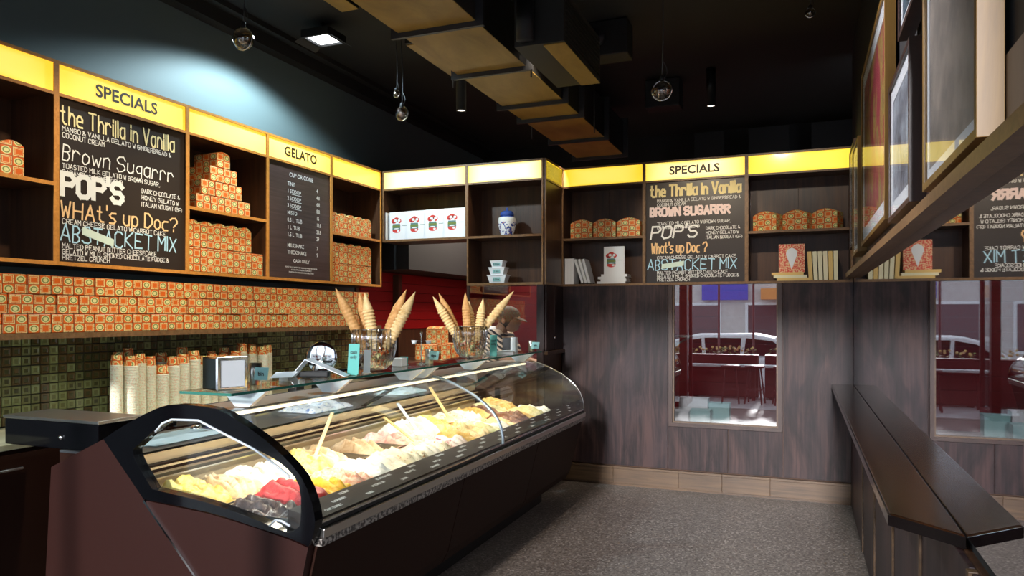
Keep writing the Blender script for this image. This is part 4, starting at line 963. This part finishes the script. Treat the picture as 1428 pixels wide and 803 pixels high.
MB().tube([(0, 0, .008), (.03, .05, .012), (.05, .12, .03)], .007).build('handle', 'black', ut)

# ================================================================ back counter, cup stacks
bc = root('back_counter', 'dark service counter with pale top against the tiled left wall', 'counter', (-3.72, 4, 0))
MB((-3.72, 4, 0)).box(XL+.002, -3.46, 1.9, 5.85, 0, .87).build('carcass', 'mahogd', bc)
MB((-3.72, 4, 0)).box(XL+.002, -3.43, 1.9, 5.85, .871, .90).build('worktop', noisy('pale_worktop', (.30, .30, .20), (.42, .42, .30), 9, .4), bc, bevel=.003)
for i in range(6):
    y = 1.93+i*.65; d_ = MB((-3.72, 4, 0)).box(-3.459, -3.44, y, y+.63, .1, .85).build('door', 'mahogd', bc, bevel=.002)
    MB((-3.72, 4, 0)).tube([(-3.425, y+.2, .78), (-3.425, y+.43, .78)], .006).build('door_handle', 'steel', d_)
cupst = [(3.10, 1.292, 0), (3.18, 1.275, 1), (3.26, 1.293, 0), (3.335, 1.268, 0), (3.405, 1.216, 1), (3.49, 1.262, 1), (3.57, 1.266, 1), (3.66, 1.285, 1), (3.75, 1.255, 1), (3.845, 1.26, 0), (3.935, 1.25, 0), (4.04, 1.268, 1), (4.125, 1.312, 0), (4.225, 1.295, 0), (4.31, 1.29, 1), (4.39, 1.30, 0)]
for i, (y, zt, k) in enumerate(cupst):
    for back in (0, 1):
        if back and i % 3 == 0: continue
        x = -3.70-.13*back+(.02 if k else 0); r0 = (.034, .040)[k]; hz = zt-.9-.0+(.02 if back else 0)
        r = root('cup_stack', 'stack of nested paper cups, %s from left in the %s line on the counter' % (ORD[i+1], ('front', 'back')[back]), 'cup stack', (x, y+.03*back, .9005), 0, 'stacks of paper cups')
        q = MB(); pr = []; n = int((hz-.07)/.0095)
        for j in range(n): pr += [(r0*.985, j*.0095), (r0*1.04, j*.0095+.003), (r0*1.04, j*.0095+.0065), (r0*.985, j*.0095+.0085)]
        q.lathe(pr+[(r0*.98, n*.0095+.001)], n=16); q.build('nested_rims', 'cup', r)
        z0 = n*.0095+.001; q = MB(); q.lathe([(r0*.98, z0), (r0*.80, z0+.055), (r0*.78, z0+.056), (r0*.76, z0+.050), (.001, z0+.050)], n=16); q.build('top_cup', 'print', r)
for j, (y, x) in enumerate(((4.62, -3.62), (4.95, -3.65))):
    r = root('counter_gadget', 'small black dispenser on the back counter, %s from the cup stacks' % ORD[j+1], 'dispenser', (x, y, .9005)); MB().box(-.04, .04, -.05, .05, 0, .16).build('body', 'blackm', r, bevel=.006); MB().box(.041, .06, -.03, .03, .06, .11).build('spout', 'alu', r)

# ================================================================ kitchen beyond
kc = root('kitchen_counter', 'dark wooden counter below the red boards beyond the display case', 'counter', (-3.65, 7.2, 0))
MB((-3.65, 7.2, 0)).box(XL+.04, -3.37, 6.2, 8.8, 0, 1.02).build('carcass', 'cab', kc); MB((-3.65, 7.2, 0)).box(XL+.04, -3.34, 6.19, 8.8, 1.021, 1.05).build('worktop', 'cab', kc)
for i, (x, y, z) in enumerate(((-3.45, 6.55, 0), (-3.40, 6.75, 0), (-3.40, 6.95, 0), (-3.42, 6.75, .151), (-3.34, 7.25, 0), (-3.34, 7.45, 0))):
    tbox(tall if i < 3 else tall_d, (x, y, 1.051+z*1.06), PI/2-.3 if z == 0 else PI/2-.2, 'patterned box on the far kitchen counter, %s from the left' % ORD[i+1], 'boxes on the kitchen counter')
light('kitchen_or_fill_light', 'AREA', (-2.9, 7.4, 2.9), 80, (1.0, .85, .7), (-2.9, 7.4, 0), shape='RECTANGLE', size=1.2, size_y=.6)
light('kitchen_or_fill_light', 'SPOT', (-2.0, 6.25, 3.0), 34, (1.0, .85, .7), (-2.65, 6.6, 1.3), spot_size=math.radians(60), spot_blend=.7)  # added spot that lifts the person out of the dark
light('kitchen_or_fill_light', 'AREA', (-.6, 7.7, 2.6), 22, (.95, .95, 1.0), (-.6, 7.7, 0), shape='RECTANGLE', size=.8, size_y=.5)
kb = root('kitchen_bench', 'steel kitchen bench seen through the window in the back wall', 'bench', (-.7, 6.9, 0))
MB((-.7, 6.9, 0)).box(-1.35, -.1, 6.52, 7.1, .50, .53).build('worktop', 'steel', kb, bevel=.003)
for x in (-1.3, -.15):
    for y in (6.56, 7.06): MB((-.7, 6.9, 0)).box(x-.018, x+.018, y-.018, y+.018, 0, .499).build('leg', 'steel', kb)
for i, (x, y, w_, h, mt) in enumerate(((-1.03, 6.75, .17, .10, 'white'), (-.84, 6.72, .17, .12, 'tealp'), (-.93, 6.95, .26, .20, 'white'), (-.70, 6.95, .18, .16, 'tealp'))):
    r = root('storage_tub', 'pale storage tub on the kitchen bench behind the window, %s from the left' % ORD[i+1], 'tub', (x, y, .5305), 0, 'storage tubs behind the window')
    MB().ring([(-w_/2, -.07), (w_/2, -.07), (w_/2, .07), (-w_/2, .07)], [(-w_/2+.004, -.066), (w_/2-.004, -.066), (w_/2-.004, .066), (-w_/2+.004, .066)], 'z', 0, h).box(-w_/2+.004, w_/2-.004, -.066, .066, 0, .004).build('body', mt, r)
    MB().box(-w_/2-.004, w_/2+.004, -.074, .074, h, h+.01).build('lid', mt, r, bevel=.002)
rk = root('utensil_rack', 'wall rack of hanging utensils at the left inside the kitchen window', 'rack', (-1.12, 7.0, 1.0))
MB((-1.12, 7.0, 1.0)).box(-1.30, -1.26, 6.6, 7.4, .54, 1.75).build('board', 'blackm', rk)
MB((-1.12, 7.0, 1.0)).tube([(-1.22, 6.65, 1.25), (-1.22, 7.35, 1.25)], .006).build('rail', 'chrome', rk)
MB((-1.12, 7.0, 1.0)).box(-1.26, -.95, 6.8, 7.1, 1.30, 1.315).build('shelf', 'steel', rk)
MB((-1.12, 7.0, 1.0)).tube([(-1.25, 6.95, 1.14), (-.97, 6.95, 1.30)], .008).build('shelf_bracket', 'steel', rk)
for i, (y, L) in enumerate(((6.7, .22), (6.82, .28), (6.95, .2), (7.1, .3))):
    r = root('ladle', 'steel ladle hanging from the kitchen rack, %s from the front' % ORD[i+1], 'ladle', (-1.180, y, 1.25), 0, 'ladles hanging on the kitchen rack')
    MB().tube([(-.02, 0, .01), (-.005, 0, .012), (0, 0, 0), (0, 0, -L)], .004).build('handle', 'chrome', r)
    q = MB(); q.lathe([(.001, -.03), (.018, -.025), (.032, -.008), (.034, 0), (.031, 0), (.016, -.022), (.001, -.027)], (.02, 0, -L), 14); q.build('bowl', 'alu' if i % 2 else 'chrome', r)

# person behind the counter, bending forward to the right
def person():
    r = root('person', 'person in dark cap and striped top bending forward behind the far end of the counter', 'person', (-2.95, 6.62, 0), 0)
    O = Vector((0, 0, 0))
    V = {'pel': (-.12, 0, .93, .135), 'wai': (.02, 0, 1.06, .125), 'che': (.13, 0, 1.20, .135), 'ush': (.19, 0, 1.30, .10), 'nek': (.22, 0, 1.375, .052), 'hd0': (.245, 0, 1.42, .068), 'hd1': (.29, 0, 1.455, .085), 'hd2': (.30, 0, 1.50, .06),
         'shL': (.19, .16, 1.30, .058), 'elL': (.30, .23, 1.09, .042), 'wrL': (.46, .14, 1.06, .028), 'haL': (.52, .12, 1.05, .030), 'shR': (.19, -.16, 1.30, .058), 'elR': (.31, -.22, 1.09, .042), 'wrR': (.47, -.12, 1.07, .028), 'haR': (.53, -.10, 1.06, .030),
         'hiL': (-.12, .09, .88, .10), 'knL': (-.06, .10, .50, .062), 'anL': (-.13, .10, .09, .042), 'toL': (.03, .11, .035, .035), 'hiR': (-.12, -.09, .88, .10), 'knR': (-.04, -.10, .50, .062), 'anR': (-.10, -.10, .09, .042), 'toR': (.06, -.11, .035, .035)}
    E = [('pel', 'wai'), ('wai', 'che'), ('che', 'ush'), ('ush', 'nek'), ('nek', 'hd0'), ('hd0', 'hd1'), ('hd1', 'hd2'), ('ush', 'shL'), ('shL', 'elL'), ('elL', 'wrL'), ('wrL', 'haL'), ('ush', 'shR'), ('shR', 'elR'), ('elR', 'wrR'), ('wrR', 'haR'),
         ('pel', 'hiL'), ('hiL', 'knL'), ('knL', 'anL'), ('anL', 'toL'), ('pel', 'hiR'), ('hiR', 'knR'), ('knR', 'anR'), ('anR', 'toR')]
    for side, sy in (('L', 1), ('R', -1)):
        h = Vector(V['ha'+side][:3])
        for f, (dy, L) in enumerate(((-.022, .062), (-.007, .070), (.008, .066), (.022, .052))):
            a, b, c = 'f%s%da' % (side, f), 'f%s%db' % (side, f), 'f%s%dc' % (side, f)
            V[a] = (h.x+.035, h.y+dy, h.z, .0095); V[b] = (h.x+.035+L*.55, h.y+dy, h.z-.010, .0085); V[c] = (h.x+.035+L*.85, h.y+dy, h.z-.035, .0075); E += [('ha'+side, a), (a, b), (b, c)]
        V['t'+side] = (h.x+.015, h.y-sy*.035, h.z-.006, .010); V['u'+side] = (h.x+.045, h.y-sy*.045, h.z-.02, .0085); E += [('ha'+side, 't'+side), ('t'+side, 'u'+side)]
    def skin(name, keys, m, grow=0., par=r, sub=2, over=None):
        ks = [k for k in V if k in keys]; me = bpy.data.meshes.new(name); es = [(ks.index(a), ks.index(b)) for a, b in E if a in ks and b in ks]
        me.from_pydata([V[k][:3] for k in ks], es, []); o = bpy.data.objects.new(name, me); COL.objects.link(o); o.parent = par; me.materials.append(m)
        o.modifiers.new('skin', 'SKIN'); sv = me.skin_vertices[0].data if me.skin_vertices else None
        if sv is None:
            bpy.context.view_layer.objects.active = o
        for i, k in enumerate(ks):
            rr = V[k][3]+grow; me.skin_vertices[0].data[i].radius = (rr, rr); me.skin_vertices[0].data[i].use_root = (i == 0)
        s = o.modifiers.new('sub', 'SUBSURF'); s.levels = s.render_levels = sub
        for p in me.polygons: p.use_smooth = True
        return o
    skin('body', set(V), M['skin'])
    st = mat('striped_jersey', (.02, .02, .03), .8); t = NT(st); sp = t.n('ShaderNodeSeparateXYZ'); t.l(t.coord(), sp.inputs[0])
    k = t.math('GREATER_THAN', t.math('FRACT', t.math('MULTIPLY', t.math('ADD', t.math('MULTIPLY', sp.outputs[2], .8), t.math('MULTIPLY', sp.outputs[0], .6)), 30.)), .5); t.base(t.mix(k, (.03, .025, .035), (.75, .58, .42)))
    skin('shirt', {'pel', 'wai', 'che', 'ush', 'shL', 'elL', 'shR', 'elR'}, st, .034, sub=3)
    skin('trousers', {'pel', 'wai', 'hiL', 'knL', 'anL', 'hiR', 'knR', 'anR'}, mat('dark_trousers', (.02, .02, .025), .8), .034, sub=3)
    skin('collar', {'ush', 'nek'}, st, .016, sub=3)
    q = MB(); q.ball((.13, 0, 1.335), .115, 16, 10, (.9, 1.3, .55)); q.build('shirt_yoke', 'paper', r)
    # head: facing +x and tipped down
    hr = MB(); hr.ball((.285, 0, 1.475), .098, 18, 12, (1.08, .86, 1.12)); hr.build('hair', 'blackm', r)
    q = MB(); q.ball((.325, 0, 1.445), .088, 18, 12, (1.0, .80, 1.22)); q.ball((.345, 0, 1.385), .05, 12, 8, (1, .8, .8)); q.build('face', 'skin', r)
    q = MB(); q.add([(.405, -.012, 1.425), (.405, .012, 1.425), (.402, 0, 1.465), (.432, 0, 1.418), (.405, 0, 1.412)], [(0, 3, 2), (3, 1, 2), (0, 4, 3), (4, 1, 3)]); q.build('nose', 'skin', r)
    q = MB(); q.ball((.392, .032, 1.462), .010); q.ball((.392, -.032, 1.462), .010); q.build('eyes', 'ink', r)
    q = MB(); q.ball((.398, 0, 1.392), .016, 10, 6, (.5, 1.3, .4)); q.build('mouth', mat('lips', (.35, .10, .08), .5), r)
    q = MB(); q.ball((.27, -.085, 1.45), .024, 10, 6, (.8, .4, 1.2)); q.ball((.27, .085, 1.45), .024, 10, 6, (.8, .4, 1.2)); q.build('ears', 'skin', r)
    q = MB(); q.ball((.285, 0, 1.505), .110, 20, 12, (1.1, .9, .82)); cp = q.build('cap', noisy('dark_cap_cloth', (.003, .005, .005), (.035, .065, .065), 14, .7), r)
    q = MB(); n = 10; v = []
    for k_ in range(n+1):
        a = -PI/2+PI*k_/n; v.append((.35+.13*math.cos(a), .085*math.sin(a), 1.495-.05*math.cos(a))); 
    v2 = [(x, y, z-.008) for x, y, z in v]; N_ = n+1
    q.add(v+v2, [tuple(range(N_)), tuple(range(2*N_-1, N_-1, -1))]+[(i, i+N_, (i+1) % N_+N_, (i+1) % N_) for i in range(N_)]); q.build('cap_brim', 'blackm', r)
person()

# ================================================================ ceiling: ducts, lamps, globes
du = root('air_duct', 'long rectangular galvanised air duct running under the black ceiling', 'duct', (-2.0, 4, 3.2))
fl = [2.2, 3.04, 3.85, 4.67, 5.5, 5.95, 6.8, 7.6]
for a_, b_ in zip(fl, fl[1:]):
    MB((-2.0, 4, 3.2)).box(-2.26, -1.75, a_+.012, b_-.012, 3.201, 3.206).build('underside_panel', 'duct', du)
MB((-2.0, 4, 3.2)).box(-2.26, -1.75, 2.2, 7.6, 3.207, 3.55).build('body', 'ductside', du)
for y in fl:
    MB((-2.0, 4, 3.2)).ring([(-2.31, 3.17), (-1.70, 3.17), (-1.70, 3.58), (-2.31, 3.58)], [(-2.262, 3.205), (-1.748, 3.205), (-1.748, 3.55), (-2.262, 3.55)], 'y', y-.012, y+.012).build('flange', 'flange', du)
for y in (3.04, 4.67, 6.3):
    for x in (-2.30, -1.71): MB((-2.0, 4, 3.2)).tube([(x, y, 3.12), (x, y, CZ-.001)], .006, 6).build('hanger_rod', 'flange', du)
for i, (x0, x1, y0, y1, z0, lb) in enumerate(((-2.62, -2.50, 2.8, 3.78, 3.36, 'short tan duct branch left of the main air duct, nearer one'), (-2.45, -2.33, 4.25, 4.95, 3.30, 'short tan duct branch left of the main air duct, farther one'), (-1.55, -1.25, 3.95, 4.75, 3.05, 'dark louvred air unit hanging right of the main duct'))):
    r = root('duct_branch' if i < 2 else 'air_unit', lb, 'duct', ((x0+x1)/2, (y0+y1)/2, z0))
    O2 = ((x0+x1)/2, (y0+y1)/2, z0); MB(O2).box(x0, x1, y0, y1, z0+.006, z0+.3 if i == 2 else CZ-.02).build('body', 'ductside', r); MB(O2).box(x0 if i < 2 else x0+.17, x1, y0+.02, y1, z0, z0+.005).build('underside_panel', 'duct', r)  # underside sheets carry the painted warm light, on the unit only partly
    if i == 2:
        for k in range(9): MB(O2).box(x1+.001, x1+.006, y0+.03, y1-.03, z0+.03+k*.028, z0+.042+k*.028).build('louvre', 'blackm', r)
        MB(O2).tube([(x0+.08, y0-.04, z0+.02), (x0+.08, y0-.04, z0+.25)], .05, 14).build('spigot', 'blackm', r)
for i, (x, y, z) in enumerate(((-.35, 5.4, 3.435), (-.2, 6.9, 3.435))):
    r = root('air_unit', 'black ventilation box under the ceiling at the back, %s from the duct' % ORD[i+1], 'duct', (x-1.0, y, z)); MB().box(-.16, .16, -.1, .1, 0, .26).build('body', 'darkwall', r, bevel=.01); MB().tube([(-.05, -.11, .12), (-.05, -.16, .12)], .05, 12).build('spigot', 'flange', r)
# conduit
MB().tube([(-3.5, 2.6, CZ-.012), (-2.9, 3.6, CZ-.012)], .01).build('conduit', 'flange'); tag(bpy.data.objects['conduit'], 'thin conduit crossing the black ceiling above the flood lamp', 'pipe')
# flood lamp
fr_ = root('flood_lamp', 'square white flood lamp shining on the blue-grey wall above the boxes', 'lamp', (-3.35, 4.60, 3.60))
MB().ring([(-.12, -.12), (.12, -.12), (.12, .12), (-.12, .12)], [(-.10, -.10), (.10, -.10), (.10, .10), (-.10, .10)], 'z', -.03, .03).build('housing', 'blackm', fr_, bevel=.003)
MB().box(-.10, .10, -.10, .10, .0, .03).build('back_plate', 'blackm', fr_)
MB().box(-.099, .099, -.099, .099, -.012, -.004).build('diffuser', mat('flood_lamp_glow', (1, 1, 1), .4, emit=(.92, .97, 1.0), estr=5.), fr_)
MB().tube([(0, 0, .03), (0, 0, .10)], .02).build('stem', 'blackm', fr_)
for s in (-1, 1):
    q = MB(); q.add([(s*.12, -.12, -.03), (s*.12, .12, -.03), (s*.17, .13, -.055), (s*.17, -.13, -.055)], [(0, 1, 2, 3)]); q.build('barn_door', 'blackm', fr_)
light('flood_lamp_light', 'SPOT', (-3.34, 4.30, 3.56), 185, (.70, .91, 1.0), (-3.34, 4.30, 1.0), spot_size=math.radians(149), spot_blend=.3, shadow_soft_size=.05)
# down lights (black tubes)
def downlight(loc, h, label, e):
    r = root('ceiling_spotlight', label, 'ceiling light', loc, 0, 'black tube spotlights'); MB().lathe([(.036, .012), (.04, 0), (.04, h), (.001, h)], n=20).build('tube', 'blackm', r)
    MB().lathe([(.001, .010), (.034, .010)], n=20).build('lens', mat('spot_lens_glow', (1, 1, 1), .4, emit=(1, .9, .75), estr=e), r)
    MB().lathe([(.045, h), (.045, h+.004), (.001, h+.004)], n=16).build('ceiling_rose', 'blackm', r)
downlight((-2.51, 5.24, 3.12), CZ-3.12-.005, 'black tube spotlight left of the air duct', 2.5); downlight((-.75, 6.7, 3.36), CZ-3.36-.005, 'black tube spotlight over the back wall SPECIALS sign', 4.)
for i, (x, y, z) in enumerate(((-2.35, 2.7, 3.38), (-1.6, 4.6, 3.38), (-.9, 4.2, 3.38), (-.2, 4.2, 3.38))): pass
def globe(loc, rr, label, cord_top=CZ):
    r = root('pendant_lamp', label, 'pendant lamp', loc, 0, 'clear glass globes hanging on cords'); L = cord_top-loc[2]
    MB().ball((0, 0, 0), rr, 22, 14).build('glass_globe', 'bulbglass', r)
    q = MB(); q.ball((0, 0, .0), rr*.5, 14, 9); q.build('inner_bulb', 'chrome', r)
    q = MB(); n = 20
    q.tube([(rr*1.08*math.cos(2*PI*k/n), 0, rr*1.08*math.sin(2*PI*k/n)) for k in range(n+1)], .003, 6, caps=False); q.build('wire_hoop', 'chrome', r)
    MB().lathe([(.012, rr*1.0), (.016, rr*1.1), (.012, rr*1.6), (.004, rr*1.7)], n=12, close=True).build('socket', 'blackm', r)
    pts = [(.006*math.sin(t*5), .004*math.cos(t*4), rr*1.6+(L-rr*1.6)*t) for t in [k/10 for k in range(11)]]; MB().tube(pts, .0035, 6).build('cord', 'flange', r)
    pts = [(rr*.9*math.sin(PI*t)*.5+.005, 0, rr*1.0+t*rr*2.2) for t in [k/8 for k in range(9)]]; MB().tube(pts, .0022, 5).build('loose_wire', 'flange', r)
globe((-2.89, 3.23, 3.04), .058, 'glass globe pendant at the upper left, above the first open cabinet'); globe((-2.85, 4.9, 3.05), .05, 'glass globe pendant hanging beside the duct, above the GELATO sign'); globe((-2.85, 4.82, 3.18), .026, 'smallest glass globe, just behind the pendant by the duct')
globe((-.71, 4.02, 2.73), .05, 'glass globe pendant hanging alone in front of the back wall'); globe((.05, 4.9, 3.38), .028, 'small glass globe near the ceiling at the upper right')

# ================================================================ framed pictures on the right wall
def picture(y0, y1, z0, z1, depth, fw, mat_w, fm, artm, label):
    X = XR-.001; O3 = (X, (y0+y1)/2, z0); r = root('framed_picture', label, 'picture', O3, 0, 'framed pictures on the right wall')
    x0 = X-depth
    MB(O3).ring([(y0, z0), (y1, z0), (y1, z1), (y0, z1)], [(y0+fw, z0+fw), (y1-fw, z0+fw), (y1-fw, z1-fw), (y0+fw, z1-fw)], 'x', x0, X).build('frame', fm, r, bevel=.0015)
    MB(O3).ring([(y0+fw, z0+fw), (y1-fw, z0+fw), (y1-fw, z1-fw), (y0+fw, z1-fw)], [(y0+mat_w, z0+mat_w), (y1-mat_w, z0+mat_w), (y1-mat_w, z1-mat_w), (y0+mat_w, z1-mat_w)], 'x', x0+.010, x0+.013).build('mount', 'white', r)
    MB(O3).box(x0+.012, x0+.015, y0+mat_w-.002, y1-mat_w+.002, z0+mat_w-.002, z1-mat_w+.002).build('print', artm, r)
    MB(O3).box(x0+.003, x0+.005, y0+fw, y1-fw, z0+fw, z1-fw).build('glass', 'picglass', r)
    MB(O3).box(x0+.016, X, y0+fw, y1-fw, z0+fw, z1-fw).build('back_board', 'blackm', r)
A1 = noisy('maroon_print', (.22, .03, .05), (.42, .16, .12), 24, .6); A1n = A1
t = NT(A1); v = t.coord((1, 2.5, 1)); n = t.noise(v, 3.5, 3, .5, .4); n2 = t.noise(t.coord(), 60, 3)
t.base(t.mix(t.math('MULTIPLY', n2, .4), t.ramp(n, [(.46, (.34, .012, .04)), (.53, (.42, .30, .04)), (.58, (.22, .25, .04)), (.64, (.36, .02, .05))]), (.55, .22, .20)))
A2 = noisy('grey_landscape_print', (.10, .09, .11), (.42, .46, .52), 7, .6, 6, dist=1.)
A3 = noisy('dark_blue_print', (.01, .015, .02), (.06, .10, .14), 9, .6); A4 = noisy('beige_photo_print', (.45, .38, .32), (.20, .17, .15), 5, .6)
picture(5.62, 6.15, 2.0, 2.74, .04, .022, .05, 'frame_dark', A3, 'dark framed picture farthest along the right wall, beside the cabinet corner')
picture(5.02, 5.52, 1.90, 2.62, .055, .022, .06, 'frame_wood', A2, 'narrow brown framed picture second from the far corner of the right wall')
picture(3.53, 4.88, 1.915, 2.94, .045, .024, .10, 'frame_wood', A1, 'large picture of maroon and green art in a golden wooden frame')
picture(2.72, 3.34, 1.875, 2.42, .05, .02, .075, 'frame_dark', A2, 'grey landscape picture with white mount in a thick dark frame')
picture(2.48, 3.02, 2.505, 3.20, .05, .02, .055, 'frame_dark', A3, 'dark picture hung high above the grey landscape picture')
picture(1.72, 2.43, 1.86, 3.0, .05, .022, .055, 'frame_wood', A4, 'pale portrait picture in a light wooden frame, nearest to the camera')

# ================================================================ the street outside (seen in the window reflection)
structure('floor_sidewalk', MB().box(-7, 6, -2.2, .45, -.12, -.02), 'conc')
structure('floor_street', MB().box(-14, 14, -13, -2.2, -.45, -.36), noisy('asphalt', (.10, .10, .11), (.17, .17, .18), 30, .8))
structure('floor_far_sidewalk', MB().box(-14, 14, -16, -13, -.5, -.30), 'conc')
red = 'dkred'
leaf = noisy('planter_leaves', (.10, .20, .04), (.30, .40, .10), 30, .7); flw = noisy('planter_flowers', (.75, .65, .15), (.80, .40, .30), 20, .7)
for i, x in enumerate((-2.7, -1.35, 0.0)):
    r = root('planter_box', 'dark red planter box with yellow flowers on the sidewalk, %s from the left' % ORD[i+1], 'planter', (x, -1.35, -.02), 0, 'planter boxes on the sidewalk')
    MB().box(-.62, .62, -.16, .16, .03, .80).build('box', red, r, bevel=.006)
    for k in (-.5, .5): MB().box(k-.04, k+.04, -.12, .12, 0, .03).build('foot', 'blackm', r)
    q = MB()
    for k in range(90):
        x_, y_, z_2 = rnd.uniform(-.58, .58), rnd.uniform(-.13, .13), rnd.uniform(.80, .93); a_ = rnd.uniform(0, 6.3); c_ = Vector((math.cos(a_), math.sin(a_), rnd.uniform(-.4, .8)))*.035; s2 = c_.cross(Vector((0, 0, 1))).normalized()*.014
        q.add([Vector((x_, y_, z_2))-c_, Vector((x_, y_, z_2))+s2, Vector((x_, y_, z_2))+c_, Vector((x_, y_, z_2))-s2], [(0, 1, 2, 3)])
    o = q.build('foliage', leaf, r); o['kind'] = 'stuff'
    q = MB()
    for k in range(26): q.ball((rnd.uniform(-.58, .58), rnd.uniform(-.14, .14), rnd.uniform(.86, .95)), .022, 8, 5)
    o = q.build('blossoms', flw, r); o['kind'] = 'stuff'
def stool(x, y, i):
    r = root('bar_stool', 'dark red bar stool standing on the sidewalk, %s from the left' % ORD[i+1], 'stool', (x, y, -.02), rnd.uniform(-.2, .2), 'bar stools on the sidewalk')
    MB().lathe([(.001, .62), (.15, .62), (.165, .635), (.165, .65), (.14, .66), (.001, .655)], n=20).build('seat', red, r)
    for a_ in (.785, 2.356, 3.927, 5.498):
        c, s = math.cos(a_), math.sin(a_); MB().tube([(c*.11, s*.11, .62), (c*.2, s*.2, 0)], .014).build('leg', red, r)
    q = MB(); q.tube([(.175*math.cos(2*PI*k/4+.785), .175*math.sin(2*PI*k/4+.785), .24) for k in range(5)], .008); q.build('foot_rail', red, r)
for i, (x, y) in enumerate(((-2.5, -.55), (-1.15, -.45), (-.75, -.5), (-.3, -.45), (.1, -.5))): stool(x, y, i)
tbl = root('side_bar', 'narrow red bar table in front of the planter boxes', 'table', (-.7, -.95, -.02)); MB().box(-1.3, 1.2, -.13, .13, .60, .64).build('top', 'paper', tbl, bevel=.004)
for x in (-1.2, -.1, 1.1): MB().box(x-.03, x+.03, -.03, .03, 0, .599).build('leg', red, tbl)
def car(loc):
    r = root('car', 'white parked car in the street opposite the shop', 'car', loc, 0); wm = mat('car_white_paint', (.80, .82, .84), .2); dk = mat('car_window_glass', (.01, .01, .012), .05)
    low = [(-2.2, .28), (2.2, .28), (2.25, .55), (2.15, .82), (1.35, .93), (-1.6, .95), (-2.15, .9), (-2.25, .6)]
    MB().prism(low[::-1], 'y', -.86, .86).build('body', wm, r, bevel=.06)
    cab = [(1.35, .93), (.75, 1.36), (.3, 1.45), (-1.0, 1.43), (-1.45, 1.30), (-1.85, .95)]
    MB().prism(cab[::1], 'y', -.74, .74).build('cabin', wm, r, bevel=.05)
    for s in (-1, 1):
        for k, pts in enumerate(([(1.15, .97), (.70, 1.30), (.15, 1.36), (.10, .97)], [(.02, .97), (.05, 1.36), (-.75, 1.36), (-.72, .97)], [(-.80, .97), (-.82, 1.35), (-1.2, 1.28), (-1.6, .99)])):
            MB().prism(pts, 'y', s*.745-.004, s*.745+.004).build('side_window', dk, r)
        for x in (-1.4, 1.4):
            wv = MB().lathe([(.001, -.1), (.20, -.1), (.31, -.08), (.33, 0), (.31, .08), (.20, .1), (.001, .1)], (x, s*.80, .33), 24, 'y').build('wheel', 'blackm', r); MB().lathe([(.001, .112*s), (.18, .106*s)], (x, s*.80, .33), 16, 'y').build('hub_cap', 'chrome', wv)
car((-1.3, -5.0, -.36))
bl = root('building', 'pale two-tone building across the street with blue sign and awning', 'building', (-2, -16.5, -.3)); wl2 = noisy('pale_render', (.55, .52, .5), (.62, .6, .58), 5, .8)
MB().box(-11, 11, -1.2, 0, 0, 3.4).build('wall', wl2, bl)
for i, x in enumerate((-9, -6, -3, 0, 3, 6)):
    f = MB().box(x, x+2.1, .001, .06, .5, 2.3).build('window', 'paper', bl); MB().box(x+.1, x+2.0, .061, .07, .6, 2.2).build('pane', mat('dark_shop_glass', (.10, .07, .08), .1), f)
MB().box(-1.6, .1, .08, .2, 2.4, 3.0).build('sign_board', mat('blue_sign', (.05, .08, .55), .5), bl); MB().box(.6, 4.8, .1, .9, 2.4, 2.8).build('awning', mat('orange_awning', (.75, .30, .08), .7), bl)
MB().box(-6.6, -5.3, .03, .09, .3, 2.4).build('door', 'dkred', bl)

for i, x in enumerate((-1.5, -.86)):
    r = root('awning_pole', 'dark red awning pole standing on the sidewalk, %s from the left' % ORD[i+1], 'pole', (x, -1.95, -.02), 0, 'awning poles')
    MB().lathe([(.05, 0), (.05, .01), (.022, .02), (.022, 2.6), (.001, 2.61)], n=12).build('post', 'dkred', r)
